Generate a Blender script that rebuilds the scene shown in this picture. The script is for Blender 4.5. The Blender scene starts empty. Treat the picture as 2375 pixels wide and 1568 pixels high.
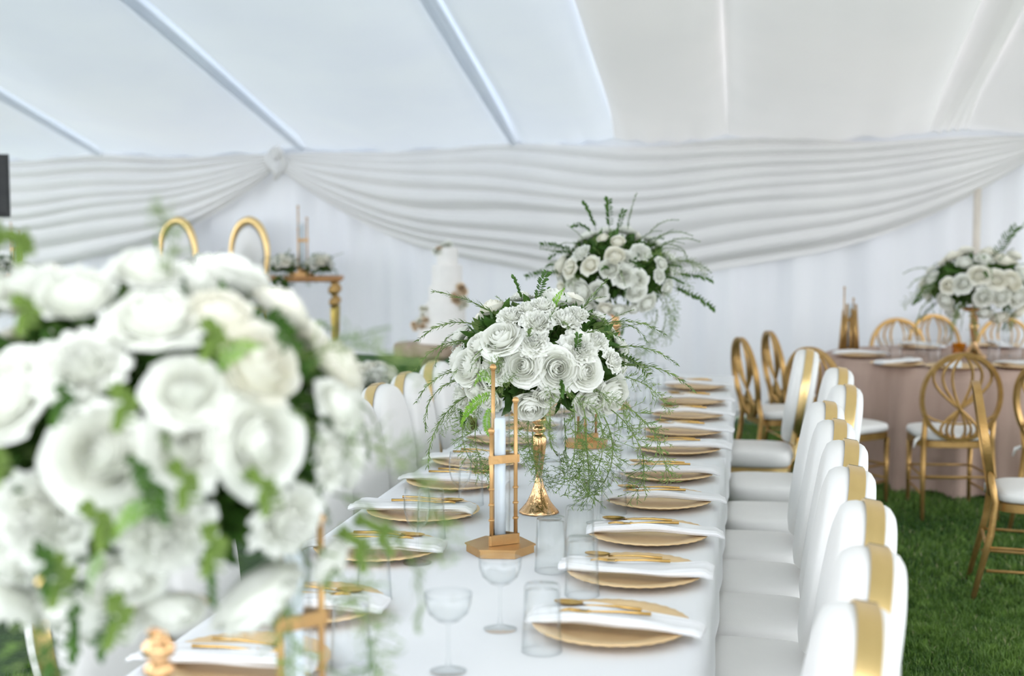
import bpy, math, random
import numpy as np
from mathutils import Vector, Matrix, noise
PI = math.pi
SC = bpy.context.scene
COL = SC.collection
random.seed(7)

# ------------------------------------------------------------------ camera
F = 3050.0                      # focal length in pixels of a 2375 px wide frame
YAW = math.radians(10.2)        # the lens looks a little left of the table's long axis (+Y)
PITCH = math.atan(239.0 / F)
CAM = Vector((0, 0, 1.58))
cam_d = bpy.data.cameras.new('camera')
cam = bpy.data.objects.new('camera', cam_d); COL.objects.link(cam)
cam.location = CAM
cam.rotation_euler = (PI / 2 - PITCH, 0, YAW)
cam_d.sensor_width = 36
cam_d.lens = 36 * F / 2375
cam_d.clip_end = 200
cam_d.dof.use_dof = True
cam_d.dof.focus_distance = 3.8
cam_d.dof.aperture_fstop = 2.2
SC.camera = cam
# ------------------------------------------------------------------ light
w = bpy.data.worlds.new('sky'); SC.world = w; w.use_nodes = True
bg = w.node_tree.nodes['Background']
bg.inputs[0].default_value = (0.90, 0.935, 1.0, 1)
bg.inputs[1].default_value = 1.6
sun_d = bpy.data.lights.new('sun', 'SUN'); sun_d.energy = 1.6; sun_d.angle = math.radians(6); sun_d.color = (1.0, 0.95, 0.88)
sun = bpy.data.objects.new('sun', sun_d); COL.objects.link(sun)
sun.rotation_euler = (math.radians(-42), math.radians(-10), 0)
SC.view_settings.view_transform = 'Standard'
SC.view_settings.look = 'None'
SC.view_settings.gamma = 1
SC.view_settings.use_curve_mapping = False
SC.view_settings.exposure = 1.14
SC.cycles.use_denoising = True
SC.cycles.max_bounces = 14
SC.cycles.diffuse_bounces = 8
SC.cycles.transparent_max_bounces = 40
SC.cycles.caustics_reflective = False
SC.cycles.caustics_refractive = False
SC.cycles.sample_clamp_indirect = 6

# viewing frame of the photographer, for laying out positions
FW = Vector((-math.sin(YAW), math.cos(YAW), 0)); RT = Vector((math.cos(YAW), math.sin(YAW), 0))
def ray(px, py):
    f = FW * math.cos(PITCH) + Vector((0, 0, -math.sin(PITCH)))
    u = FW * math.sin(PITCH) + Vector((0, 0, math.cos(PITCH)))
    return f + RT * ((px - 1187.5) / F) + u * ((784 - py) / F)
def at_z(px, py, z):
    d = ray(px, py); return CAM + d * ((z - CAM.z) / d.z)
def at_d(px, d, z):
    "ground-plan point: horizontal distance d ahead, in the direction of picture column px"
    p = CAM + FW * d + RT * ((px - 1187.5) / F * d * 1.0)
    return Vector((p.x, p.y, z))

# ------------------------------------------------------------------ materials
def new_mat(name):
    m = bpy.data.materials.new(name); m.use_nodes = True
    nt = m.node_tree
    return m, nt, nt.nodes['Principled BSDF'], nt.nodes['Material Output']
def noise_tex(nt, scale, detail=3, coord='Object', vec_scale=None):
    tc = nt.nodes.new('ShaderNodeTexCoord'); n = nt.nodes.new('ShaderNodeTexNoise')
    n.inputs['Scale'].default_value = scale; n.inputs['Detail'].default_value = detail
    src = tc.outputs[coord]
    if vec_scale:
        mp = nt.nodes.new('ShaderNodeMapping'); mp.inputs['Scale'].default_value = vec_scale
        nt.links.new(src, mp.inputs[0]); src = mp.outputs[0]
    nt.links.new(src, n.inputs['Vector'])
    return n
def ramp(nt, fac, a, b, lo=0.35, hi=0.65):
    r = nt.nodes.new('ShaderNodeValToRGB'); e = r.color_ramp.elements
    e[0].position = lo; e[1].position = hi; e[0].color = (*a, 1); e[1].color = (*b, 1)
    nt.links.new(fac, r.inputs[0]); return r.outputs[0]
def bump(nt, p, fac, strength, dist=0.01):
    b = nt.nodes.new('ShaderNodeBump'); b.inputs['Strength'].default_value = strength; b.inputs['Distance'].default_value = dist
    nt.links.new(fac, b.inputs['Height']); nt.links.new(b.outputs[0], p.inputs['Normal'])
def mat(name, c1, c2=None, rough=0.5, metal=0.0, scale=8, bmp=0.0, bscale=None, vs=None, coord='Object', sheen=0):
    m, nt, p, o = new_mat(name)
    p.inputs['Roughness'].default_value = rough; p.inputs['Metallic'].default_value = metal
    n = noise_tex(nt, scale, vec_scale=vs, coord=coord)
    nt.links.new(ramp(nt, n.outputs['Fac'], c1, c2 or tuple(x * 0.93 for x in c1)), p.inputs['Base Color'])
    if sheen: p.inputs['Sheen Weight'].default_value = sheen
    if bmp:
        n2 = noise_tex(nt, bscale or scale * 8, coord=coord, vec_scale=vs); bump(nt, p, n2.outputs['Fac'], bmp)
    return m
def thin_mat(name, c1, c2, trans, tcol=None, rough=0.7, scale=5, bmp=0.0, bscale=300, coord='Object', vs=None):
    "thin sheet that lets part of the light through: fabric, petal, leaf"
    m, nt, p, o = new_mat(name)
    p.inputs['Roughness'].default_value = rough
    p.inputs['Specular IOR Level'].default_value = 0.25
    n = noise_tex(nt, scale, coord=coord, vec_scale=vs)
    col = ramp(nt, n.outputs['Fac'], c1, c2)
    nt.links.new(col, p.inputs['Base Color'])
    t = nt.nodes.new('ShaderNodeBsdfTranslucent')
    if tcol: t.inputs[0].default_value = (*tcol, 1)
    else: nt.links.new(col, t.inputs[0])
    mx = nt.nodes.new('ShaderNodeMixShader'); mx.inputs[0].default_value = trans
    nt.links.new(p.outputs[0], mx.inputs[1]); nt.links.new(t.outputs[0], mx.inputs[2]); nt.links.new(mx.outputs[0], o.inputs[0])
    if bmp:
        n2 = noise_tex(nt, bscale, coord=coord); bump(nt, p, n2.outputs['Fac'], bmp, 0.002)
    return m
def glass_mat(name, tint=(0.99, 0.995, 0.995), edge=(0.80, 0.83, 0.84)):
    "thin clear wall: lets light straight through, darker and shinier where seen at a grazing angle"
    m, nt, p, o = new_mat(name); nt.nodes.remove(p)
    lw = nt.nodes.new('ShaderNodeLayerWeight'); lw.inputs[0].default_value = 0.5
    n = noise_tex(nt, 30)
    mul = nt.nodes.new('ShaderNodeMath'); mul.operation = 'MULTIPLY_ADD'; mul.inputs[1].default_value = 0.04
    nt.links.new(n.outputs['Fac'], mul.inputs[0]); nt.links.new(lw.outputs['Facing'], mul.inputs[2])
    pw = nt.nodes.new('ShaderNodeMath'); pw.operation = 'POWER'; pw.inputs[1].default_value = 3.5
    nt.links.new(mul.outputs[0], pw.inputs[0])
    tr = nt.nodes.new('ShaderNodeBsdfTransparent')
    nt.links.new(ramp(nt, pw.outputs[0], tint, edge, 0.0, 1.0), tr.inputs[0])
    g = nt.nodes.new('ShaderNodeBsdfGlossy'); g.inputs['Roughness'].default_value = 0.04
    fa = nt.nodes.new('ShaderNodeMath'); fa.operation = 'MULTIPLY_ADD'; fa.inputs[1].default_value = 0.45; fa.inputs[2].default_value = 0.025
    nt.links.new(pw.outputs[0], fa.inputs[0])
    mx = nt.nodes.new('ShaderNodeMixShader')
    nt.links.new(fa.outputs[0], mx.inputs[0]); nt.links.new(tr.outputs[0], mx.inputs[1]); nt.links.new(g.outputs[0], mx.inputs[2])
    nt.links.new(mx.outputs[0], o.inputs[0])
    return m
M = {}
M['cloth'] = thin_mat('white_tablecloth', (0.86, 0.87, 0.88), (0.83, 0.84, 0.86), 0.08, rough=0.75, scale=3, bmp=0.15, bscale=500)
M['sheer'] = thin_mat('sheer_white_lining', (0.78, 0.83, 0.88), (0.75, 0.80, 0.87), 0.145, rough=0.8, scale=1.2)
M['lining'] = thin_mat('white_lining', (0.85, 0.84, 0.83), (0.82, 0.815, 0.808), 0.11, rough=0.8, scale=1.0)
M['post'] = mat('beige_post_sleeve', (0.72, 0.66, 0.58), (0.66, 0.60, 0.53), rough=0.8)
M['band'] = thin_mat('gathered_lining', (0.84, 0.86, 0.88), (0.81, 0.83, 0.86), 0.62, rough=0.8, scale=3)
M['drape'] = thin_mat('white_drape', (0.845, 0.835, 0.82), (0.815, 0.805, 0.795), 0.12, rough=0.8, scale=2)
M['curtain'] = thin_mat('white_wall_curtain', (0.80, 0.81, 0.84), (0.76, 0.77, 0.81), 0.08, rough=0.85, scale=1.5, vs=(3, 3, 0.3))
M['leather'] = mat('white_leatherette', (0.84, 0.83, 0.81), (0.81, 0.80, 0.78), rough=0.42, scale=4, bmp=0.06, bscale=250)
M['gold'] = mat('polished_gold', (0.93, 0.69, 0.33), (0.87, 0.62, 0.27), rough=0.32, metal=1, scale=6, bmp=0.03, bscale=40)
M['antique'] = mat('antique_gold_paint', (0.56, 0.35, 0.13), (0.44, 0.26, 0.085), rough=0.38, metal=0.75, scale=14, bmp=0.12, bscale=90)
M['darkgold'] = mat('bronze_gold', (0.42, 0.33, 0.10), (0.32, 0.24, 0.06), rough=0.3, metal=0.9, scale=10)
M['copper'] = mat('brushed_copper_gold', (0.62, 0.38, 0.16), (0.52, 0.30, 0.12), rough=0.4, metal=0.7, scale=12, bmp=0.08)
M['standgold'] = mat('hammered_rose_gold', (0.86, 0.55, 0.30), (0.70, 0.40, 0.18), rough=0.22, metal=1, scale=25, bmp=0.5, bscale=55, vs=(1, 1, 0.4))
M['charger'] = mat('matt_gold_charger', (0.80, 0.58, 0.32), (0.74, 0.52, 0.27), rough=0.4, metal=0.25, scale=9, bmp=0.05)
M['cutlery'] = mat('gold_cutlery', (0.78, 0.52, 0.20), (0.62, 0.38, 0.12), rough=0.24, metal=1, scale=20)
M['napkin'] = thin_mat('white_napkin', (0.86, 0.86, 0.86), (0.82, 0.82, 0.83), 0.08, scale=12, bmp=0.3, bscale=600)
M['glass'] = glass_mat('clear_glass')
M['amber'] = glass_mat('amber_glass', (0.93, 0.72, 0.30), (0.7, 0.42, 0.10))
M['candle'] = mat('white_candle', (0.80, 0.86, 0.90), (0.74, 0.82, 0.88), rough=0.3, scale=10)
M['petal'] = thin_mat('white_petal', (0.90, 0.90, 0.86), (0.87, 0.88, 0.82), 0.28, rough=0.55, scale=9)
M['petal_cream'] = thin_mat('cream_petal', (0.90, 0.89, 0.82), (0.89, 0.87, 0.78), 0.28, rough=0.55, scale=9)
M['leaf'] = thin_mat('dark_leaf', (0.045, 0.11, 0.02), (0.09, 0.19, 0.035), 0.25, rough=0.4, scale=18)
M['needle'] = thin_mat('grey_green_needle', (0.10, 0.17, 0.045), (0.20, 0.29, 0.09), 0.2, rough=0.5, scale=18)
M['lime'] = thin_mat('lime_leaf', (0.16, 0.40, 0.03), (0.32, 0.55, 0.07), 0.4, rough=0.4, scale=25)
M['young'] = thin_mat('young_leaf', (0.17, 0.27, 0.05), (0.26, 0.36, 0.10), 0.3, rough=0.5, scale=20)
M['lace'] = thin_mat('lacy_fern', (0.13, 0.24, 0.05), (0.30, 0.38, 0.13), 0.25, rough=0.5, scale=14)
M['twig'] = mat('twig', (0.10, 0.09, 0.04), (0.16, 0.13, 0.06), rough=0.7)
M['pink'] = thin_mat('dusty_pink_velvet', (0.50, 0.36, 0.295), (0.41, 0.285, 0.23), 0.04, rough=0.75, scale=7, bmp=0.5, bscale=60, vs=(1, 1, 0.25))
M['turf'] = mat('grass_soil', (0.020, 0.050, 0.010), (0.035, 0.085, 0.018), rough=0.9, scale=6, bmp=0.5)
M['stage'] = mat('green_turf_carpet', (0.030, 0.10, 0.018), (0.045, 0.13, 0.025), rough=0.95, scale=20, bmp=0.6, bscale=150)
M['wood'] = mat('bark_wood', (0.46, 0.36, 0.27), (0.34, 0.25, 0.18), rough=0.8, scale=14, bmp=0.8, bscale=30)
M['orangewood'] = mat('orange_wood_edge', (0.50, 0.24, 0.08), (0.38, 0.17, 0.05), rough=0.5, scale=10)
M['icing'] = mat('white_icing', (0.86, 0.83, 0.79), (0.83, 0.80, 0.76), rough=0.5, scale=16, bmp=0.6, bscale=30)
M['dried'] = mat('dried_gold_petal', (0.74, 0.58, 0.38), (0.84, 0.72, 0.55), rough=0.7, scale=20)
M['black'] = mat('black_plastic', (0.018, 0.018, 0.02), (0.03, 0.03, 0.03), rough=0.5, scale=10)
M['steel'] = mat('steel', (0.5, 0.5, 0.5), (0.4, 0.4, 0.42), rough=0.4, metal=1)
M['tape'] = mat('pink_flower_centre', (0.55, 0.47, 0.16), (0.42, 0.40, 0.12), rough=0.7, scale=60)
def blade_mat():
    m, nt, p, o = new_mat('grass_blade')
    at = nt.nodes.new('ShaderNodeAttribute'); at.attribute_name = 'tone'
    r = nt.nodes.new('ShaderNodeValToRGB'); e = r.color_ramp.elements
    e[0].position = 0.0; e[0].color = (0.03, 0.10, 0.012, 1); e[1].position = 0.97; e[1].color = (0.22, 0.36, 0.07, 1)
    k = r.color_ramp.elements.new(1.0); k.color = (0.42, 0.42, 0.22, 1)
    nt.links.new(at.outputs['Fac'], r.inputs[0]); nt.links.new(r.outputs[0], p.inputs['Base Color'])
    p.inputs['Roughness'].default_value = 0.5
    t = nt.nodes.new('ShaderNodeBsdfTranslucent'); nt.links.new(r.outputs[0], t.inputs[0])
    mx = nt.nodes.new('ShaderNodeMixShader'); mx.inputs[0].default_value = 0.35
    nt.links.new(p.outputs[0], mx.inputs[1]); nt.links.new(t.outputs[0], mx.inputs[2]); nt.links.new(mx.outputs[0], o.inputs[0])
    return m
M['blade'] = blade_mat()

# ------------------------------------------------------------------ mesh helpers
class MB:
    def __init__(s): s.v = []; s.f = []
    def add(s, vs, fs):
        b = len(s.v); s.v += [tuple(v) for v in vs]; s.f += [tuple(b + i for i in f) for f in fs]; return s
    def grid(s, fn, nu, nv, cu=False, cv=False):
        vs = [fn(i / (nu if cu else nu - 1), j / (nv if cv else nv - 1)) for j in range(nv) for i in range(nu)]
        fs = []
        for j in range(nv if cv else nv - 1):
            for i in range(nu if cu else nu - 1):
                a = j * nu + i; b = j * nu + (i + 1) % nu; c = ((j + 1) % nv) * nu + (i + 1) % nu; d = ((j + 1) % nv) * nu + i
                fs.append((a, b, c, d))
        return s.add(vs, fs)
    def lathe(s, prof, n=32, c=(0, 0, 0), cap=True):
        vs = []; fs = []; m = len(prof)
        for r, z in prof:
            for k in range(n):
                a = 2 * PI * k / n; vs.append((c[0] + r * math.cos(a), c[1] + r * math.sin(a), c[2] + z))
        for j in range(m - 1):
            for k in range(n): fs.append((j * n + k, j * n + (k + 1) % n, (j + 1) * n + (k + 1) % n, (j + 1) * n + k))
        if cap:
            if prof[0][0] > 1e-4: fs.append(tuple(reversed(range(n))))
            if prof[-1][0] > 1e-4: fs.append(tuple((m - 1) * n + k for k in range(n)))
        return s.add(vs, fs)
    def tube(s, pts, r, n=8, closed=False, flat=None):
        pts = [Vector(p) for p in pts]; m = len(pts); vs = []; fs = []
        rr = r if isinstance(r, (list, tuple)) else [r] * m
        up = None
        for i, p in enumerate(pts):
            if closed: t = pts[(i + 1) % m] - pts[i - 1]
            else: t = pts[min(i + 1, m - 1)] - pts[max(i - 1, 0)]
            t.normalize()
            if up is None:
                up = Vector((0, 0, 1)) if abs(t.z) < 0.9 else Vector((0, 1, 0))
                if flat: up = Vector(flat)
            x = t.cross(up); 
            if x.length < 1e-5: x = t.orthogonal()
            x.normalize(); y = x.cross(t).normalized(); 
            if not flat: up = y
            for k in range(n):
                a = 2 * PI * k / n
                ky = 1.0
                vs.append(p + x * (rr[i] * math.cos(a)) + y * (rr[i] * ky * math.sin(a)))
        for j in range(m if closed else m - 1):
            for k in range(n):
                q = (j + 1) % m
                fs.append((j * n + k, j * n + (k + 1) % n, q * n + (k + 1) % n, q * n + k))
        if not closed: fs += [tuple(reversed(range(n))), tuple((m - 1) * n + k for k in range(n))]
        return s.add(vs, fs)
    def box(s, c, size, rz=0, bev=0.0):
        x, y, z = (q / 2 for q in size); b = min(bev, x * .9, y * .9, z * .9)
        if b <= 0:
            vs = [(-x, -y, -z), (x, -y, -z), (x, y, -z), (-x, y, -z), (-x, -y, z), (x, -y, z), (x, y, z), (-x, y, z)]
            fs = [(0, 3, 2, 1), (4, 5, 6, 7), (0, 1, 5, 4), (1, 2, 6, 5), (2, 3, 7, 6), (3, 0, 4, 7)]
        else:
            vs = []; fs = []
            lv = [(-z, b), (-z + b, 0), (z - b, 0), (z, b)]
            for zz, ins in lv:
                X, Y = x - ins, y - ins; q = b * .7
                vs += [(X - q, -Y, zz), (X, -Y + q, zz), (X, Y - q, zz), (X - q, Y, zz), (-X + q, Y, zz), (-X, Y - q, zz), (-X, -Y + q, zz), (-X + q, -Y, zz)]
            for j in range(3):
                for k in range(8): fs.append((j * 8 + k, j * 8 + (k + 1) % 8, (j + 1) * 8 + (k + 1) % 8, (j + 1) * 8 + k))
            fs += [tuple(reversed(range(8))), tuple(24 + k for k in range(8))]
        ca, sa = math.cos(rz), math.sin(rz)
        return s.add([(c[0] + a * ca - b_ * sa, c[1] + a * sa + b_ * ca, c[2] + d) for a, b_, d in vs], fs)
    def pad(s, c, a, b, exp, prof, n=40, fr=None):
        "superellipse pad: prof = [(radial scale, height)], fr maps (x,y,h) to space"
        vs = []; fs = []
        fr = fr or (lambda x, y, h: (c[0] + x, c[1] + y, c[2] + h))
        for sc, h in prof:
            for k in range(n):
                t = 2 * PI * k / n; ct, st = math.cos(t), math.sin(t)
                x = a * sc * math.copysign(abs(ct) ** (2 / exp), ct); y = b * sc * math.copysign(abs(st) ** (2 / exp), st)
                vs.append(fr(x, y, h))
        m = len(prof)
        for j in range(m - 1):
            for k in range(n): fs.append((j * n + k, j * n + (k + 1) % n, (j + 1) * n + (k + 1) % n, (j + 1) * n + k))
        fs += [tuple(reversed(range(n))), tuple((m - 1) * n + k for k in range(n))]
        return s.add(vs, fs)
    def xf(s, mtx):
        s.v = [tuple(mtx @ Vector(v)) for v in s.v]; return s
    def mesh(s, name, m, smooth=True):
        me = bpy.data.meshes.new(name); me.from_pydata(s.v, [], s.f); me.update()
        me.materials.append(m)
        if smooth: me.polygons.foreach_set('use_smooth', [True] * len(me.polygons))
        return me
    def build(s, name, m, parent=None, smooth=True, sharp=None):
        me = s.mesh(name, m, smooth)
        o = bpy.data.objects.new(name, me); COL.objects.link(o)
        if parent: o.parent = parent
        if smooth and sharp: me.set_sharp_from_angle(angle=math.radians(sharp))
        return o
def inst(name, me, parent=None, loc=(0, 0, 0), mtx=None):
    o = bpy.data.objects.new(name, me); COL.objects.link(o)
    if parent: o.parent = parent
    if mtx is not None: o.matrix_local = mtx
    else: o.location = loc
    return o
def empty(name, loc=(0, 0, 0), rz=0):
    o = bpy.data.objects.new(name, None); COL.objects.link(o); o.location = loc; o.rotation_euler.z = rz
    o.empty_display_size = 0.05; return o
def tag(o, label, cat, group=None):
    o['label'] = label; o['category'] = cat
    if group: o['group'] = group
    return o
def struct(o): o['kind'] = 'structure'; return o
def copy_tree(o, parent=None):
    c = o.copy(); COL.objects.link(c)
    if parent: c.parent = parent
    for ch in [x for x in KIDS.get(o.name, [])]: copy_tree(ch, c)
    return c
KIDS = {}
def index_kids(root):
    for ch in root.children: pass
    def rec(o):
        KIDS[o.name] = list(o.children)
        for ch in o.children: rec(ch)
    rec(root)
ORD = ['first', 'second', 'third', 'fourth', 'fifth', 'sixth', 'seventh', 'eighth', 'ninth', 'tenth', 'eleventh', 'twelfth']

# ------------------------------------------------------------------ the tent
WA = at_d(1710, 11.35, 0); WB = at_d(900, 12.5, 0)
WD = (WA - WB).normalized()                 # along the back wall, to the right
WN = Vector((WD.y, -WD.x, 0))               # into the room, towards the camera
if WN.y > 0: WN = -WN
def wall_u(px):                             # wall coordinate hit by picture column px
    d = FW + RT * ((px - 1187.5) / F)
    # WB + u WD = s d
    det = WD.x * (-d.y) - WD.y * (-d.x)
    bx, by = -WB.x, -WB.y
    return (bx * (-d.y) - by * (-d.x)) / det
EAVE = 2.42
SL = math.tan(math.radians(12.6))
RAF = [wall_u(x) for x in (250, 712, 1197, 1425, 1683, 2150, 2236)]
RAF = [RAF[0] - 4.2, RAF[0] - 2.1] + RAF + [RAF[-1] + 2.0, RAF[-1] + 4.0]
U0, U1 = RAF[0], RAF[-1]

floor = MB().add([(-14, -8, 0), (10, -8, 0), (10, 22, 0), (-14, 22, 0)], [(0, 1, 2, 3)]).build('floor', M['turf'], smooth=False); struct(floor)
def curtain(u_, v_):
    u = U0 + (U1 - U0) * u_; z = 0.012 + (EAVE + 0.03) * v_
    k = 0.022 * math.sin(u * 9.0 + 1.7 * math.sin(u * 1.3)) + 0.014 * math.sin(u * 23 + 2 * math.sin(u * 2.1)) + 0.03 * noise.noise(Vector((u * 0.9, z * 0.5, 3)))
    k += 0.05 * max(0, math.sin(u * 2.2 + .6)) ** 8
    k *= 1.5 * (0.6 + 0.4 * (1 - v_))
    p = WB + WD * u + WN * (k)
    return (p.x, p.y, z)
wall = MB().grid(curtain, 520, 14).build('wall_back', M['curtain']); struct(wall)
# roof lining: one sagging sheet per bay, gathered at the rafters; it rises towards the ridge, falls again, and is cut short ahead of the camera to let daylight in
RIDGE = 7.2; END = 10.9
def roof_fn(a, b):
    def fn(u_, v_):
        s = END * v_ - 0.12
        h = SL * s if s < RIDGE else SL * (2 * RIDGE - s)
        u_ = 0.5 - 0.5 * math.cos(PI * u_)
        u = a + (b - a) * u_
        bow = math.sin(PI * u_)
        ed = min(u - a, b - u)
        groove = 0.10 * math.exp(-ed / 0.05) + 0.05 * math.exp(-ed / 0.2)
        e = math.exp(-abs(s) / 0.35)
        sag = -0.17 * min(1, (b - a) / 2) * bow ** 0.62 * (1 - 0.75 * e)
        cr = 0.03 * noise.noise(Vector((u * 1.6, s * 0.5, 2))) + 0.012 * bow * noise.noise(Vector((u * 5, s * 0.9, 7))) + 0.010 * bow * math.sin(u_ * 38 + 2 * math.sin(s)) * (math.exp(-u_ * 9) + math.exp(-(1 - u_) * 9))
        cr += 0.016 * bow ** 0.5 * math.sin(u_ * 26 + a) * math.exp(-abs(s) / 0.5)
        p = WB + WD * u + WN * 0.03 + Vector((0, -1, 0)) * s
        return (p.x, p.y, EAVE + h + sag + cr + groove * (1 - e) )
    return fn
for k in range(len(RAF) - 1):
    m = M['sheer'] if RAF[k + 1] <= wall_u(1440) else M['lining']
    struct(MB().grid(roof_fn(RAF[k], RAF[k + 1]), 60, 90).build('ceiling' if k == 0 else 'ceiling.%03d' % k, m))
# gathered bands of lining that cover each rafter
for k in (1, 2, 3, 4):
    def band(u_, v_, k=k):
        s = END * v_; h = SL * s if s < RIDGE else SL * (2 * RIDGE - s)
        w_ = 0.04 + 0.02 * min(1, s / 2)
        x = (u_ - 0.5)
        zz = -0.035 * math.cos(PI * x) + 0.006 * math.sin(u_ * 30 + s)
        p = WB + WD * (RAF[k] + x * w_ * 2) + WN * 0.07 + Vector((0, -1, 0)) * s
        return (p.x, p.y, EAVE + h + zz - 0.01)
    struct(MB().grid(band, 17, 60).build('trim_%d' % k, M['band']))

_p = WB + WD * wall_u(2262) + WN * 0.12
struct(MB().tube([(_p.x, _p.y, 0), (_p.x, _p.y, 1.98)], 0.03, 12).build('trim_20', M['post']))
# swags of draped cloth between the knots
KN = [wall_u(665) - 6.4, wall_u(665), wall_u(2402), wall_u(2402) + 6.0]
def swag(u0, u1, drop, label, skew=0.0):
    N = 8
    def fn(s_, t_):
        s = s_
        sh = (4 * s * (1 - s)); sh = sh ** 0.84
        c = s + skew * s * (1 - s)
        d0 = 0.10; dep = d0 + (drop - d0) * sh
        lo = dep * (t_ ** (1.0 + 0.10 * sh))
        knot = 1 - sh
        top = EAVE - 0.02 - knot * 0.05 - 0.05 * sh * math.sin(3 * PI * s) ** 2
        wob = 0.25 * math.sin(s * 7 + t_ * 5)
        ph = (t_ * N + wob * 0.8 + 0.9 * noise.noise(Vector((s * 2.2, t_ * 3, u0)))) * 2 * PI
        off = 0.10 + 0.026 * (0.35 + 0.65 * sh) * (0.75 + 0.7 * noise.noise(Vector((s * 2, t_ * 5, 9)))) * math.sin(ph) + 0.07 * sh * math.sin(PI * t_) + 0.05 * knot
        # fold edges droop over each other
        z = top - lo + 0.012 * sh * math.cos(ph)
        p = WB + WD * (u0 + (u1 - u0) * c) + WN * off
        return (p.x, p.y, z)
    o = MB().grid(fn, 110, 109).build('draped_swag', M['drape'])
    return tag(o, label, 'drape', 'white swags hung along the back wall')
swag(KN[0], KN[1], 1.12, 'white draped swag left of the fabric knot, behind the foreground bouquet')
swag(KN[1], KN[2], 1.18, 'long white swag sweeping right from the fabric knot above the cake')
0 and swag(KN[2], KN[3], 1.12, 'start of a white swag at the far right edge of the back wall')
def knot(u, label):
    r = empty('fabric_knot', WB + WD * u + WN * 0.16 + Vector((0, 0, EAVE - 0.12)))
    tag(r, label, 'drape')
    random.seed(int(u * 10) + 4)
    for i in range(5):
        a = random.uniform(-0.6, 0.6) + i * 0.62; R0 = 0.075 + 0.01 * i
        b = MB()
        pts = []
        for k in range(18):
            t = 2 * PI * k / 18
            v = WD * (R0 * math.cos(t)) + Vector((0, 0, R0 * 0.8 * math.sin(t)))
            v = Matrix.Rotation(a, 3, WN) @ (v + WN * (0.02 * math.sin(2 * t + i)))
            pts.append(v * (0.55 + 0.12 * i))
        b.tube(pts, [0.026 + 0.008 * math.sin(k + i) for k in range(18)], 10, closed=True)
        b.build('fold', M['drape'], r)
    MB().tube([(0, 0, -0.05), (0.01, -.01, -0.12), (-.01, -.02, -0.2)], [0.05, 0.045, 0.01], 12).build('tail', M['drape'], r)
    return r
knot(KN[1], 'twisted white fabric knot where two swags meet, above the head table')
0 and knot(KN[2], 'twisted white fabric knot at the right end of the long swag')

# ------------------------------------------------------------------ stage and head table
SZ = 0.45
def stage():
    a = wall_u(-260); b = wall_u(1085)
    q = [WB + WD * a + WN * 0.12, WB + WD * b + WN * 0.12, at_d(1085, 11.4, 0), at_d(-260, 11.4, 0)]
    def ring(z, ins):
        c = (q[0] + q[2]) / 2
        return [((p - c) * (1 - ins) + c).to_tuple()[:2] + (z,) for p in q]
    vs = ring(0.004, 0) + ring(SZ - 0.02, 0) + ring(SZ, 0.004)
    fs = [(3, 2, 1, 0), (8, 9, 10, 11)]
    for j in range(2):
        for k in range(4): fs.append((j * 4 + k, j * 4 + (k + 1) % 4, (j + 1) * 4 + (k + 1) % 4, (j + 1) * 4 + k))
    o = MB().add(vs, fs).build('stage', M['stage'], smooth=False)
    return tag(o, 'low platform covered in green turf under the head table', 'stage')
stage()
WROT = math.atan2(WD.y, WD.x)
def head_table():
    p1 = at_d(795, 11.98, SZ); L = 3.7
    r = empty('head_table', p1, 0.26)
    tag(r, 'long head table with orange wood edge and bulbous gold legs on the stage', 'table')
    MB().box((-L / 2, 0, 0.735), (L, 0.56, 0.045), bev=0.012).build('tabletop', M['orangewood'], r, sharp=40)
    for x, y in ((-0.07, -0.21), (-0.07, 0.21), (-L + 0.07, -0.21), (-L + 0.07, 0.21)):
        b = MB().lathe([(0.030, 0.712), (0.034, 0.70), (0.02, 0.69), (0.045, 0.66), (0.052, 0.635), (0.045, 0.61), (0.018, 0.59), (0.016, 0.575), (0.040, 0.55), (0.046, 0.53), (0.04, 0.505), (0.016, 0.49)], 20, (x, y, 0))
        lg = b.build('leg', M['antique'], r)
        MB().lathe([(0.028, 0.49), (0.034, 0.47), (0.030, 0.3), (0.022, 0.06), (0.026, 0.0)], 16, (x, y, 0)).build('leg_shaft', M['darkgold'], lg)
    return r
head_table()
def throne(px, d, label):
    r = empty('oval_back_throne', at_d(px, d, SZ), WROT + PI)
    tag(r, label, 'chair', 'tall oval-backed chairs behind the head table')
    zc, a, b = 0.93, 0.20, 0.34
    MB().tube([(a * math.cos(t), 0.0, zc + b * math.sin(t)) for t in [2 * PI * k / 48 for k in range(48)]], [0.024 + 0.016 * max(0, math.sin(2 * PI * k / 48)) for k in range(48)], 10, closed=True).build('back_frame', M['gold'], r)
    MB().pad((0, 0, 0), a * 0.93, b * 0.93, 2, [(0, -0.035), (0.8, -0.03), (1, 0), (0.8, 0.03), (0, 0.035)], 40, lambda x, y, h: (x, h, zc + y)).build('backrest', M['leather'], r)
    MB().pad((0, 0.26, 0.44), 0.24, 0.24, 4, [(0.9, 0), (1, 0.02), (1, 0.05), (0.9, 0.07), (0.5, 0.08)], 40).build('seat', M['leather'], r)
    MB().box((0, 0.26, 0.42), (0.46, 0.46, 0.04), bev=0.01).build('seat_frame', M['gold'], r, sharp=40)
    for sx in (-1, 1):
        MB().tube([(sx * 0.2, 0.45, 0.42), (sx * 0.2, 0.46, 0.005)], [0.02, 0.014], 10).build('leg', M['gold'], r)
        MB().tube([(sx * 0.12, 0.0, 0.68), (sx * 0.18, 0.03, 0.42), (sx * 0.2, -0.03, 0.005)], [0.018, 0.02, 0.014], 10).build('leg', M['gold'], r)
throne(580, 12.74, 'tall chair with gold oval rim and white back nearest the candle stand on the stage')
throne(415, 12.95, 'tall chair with gold oval rim, further left behind the head table')

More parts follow.
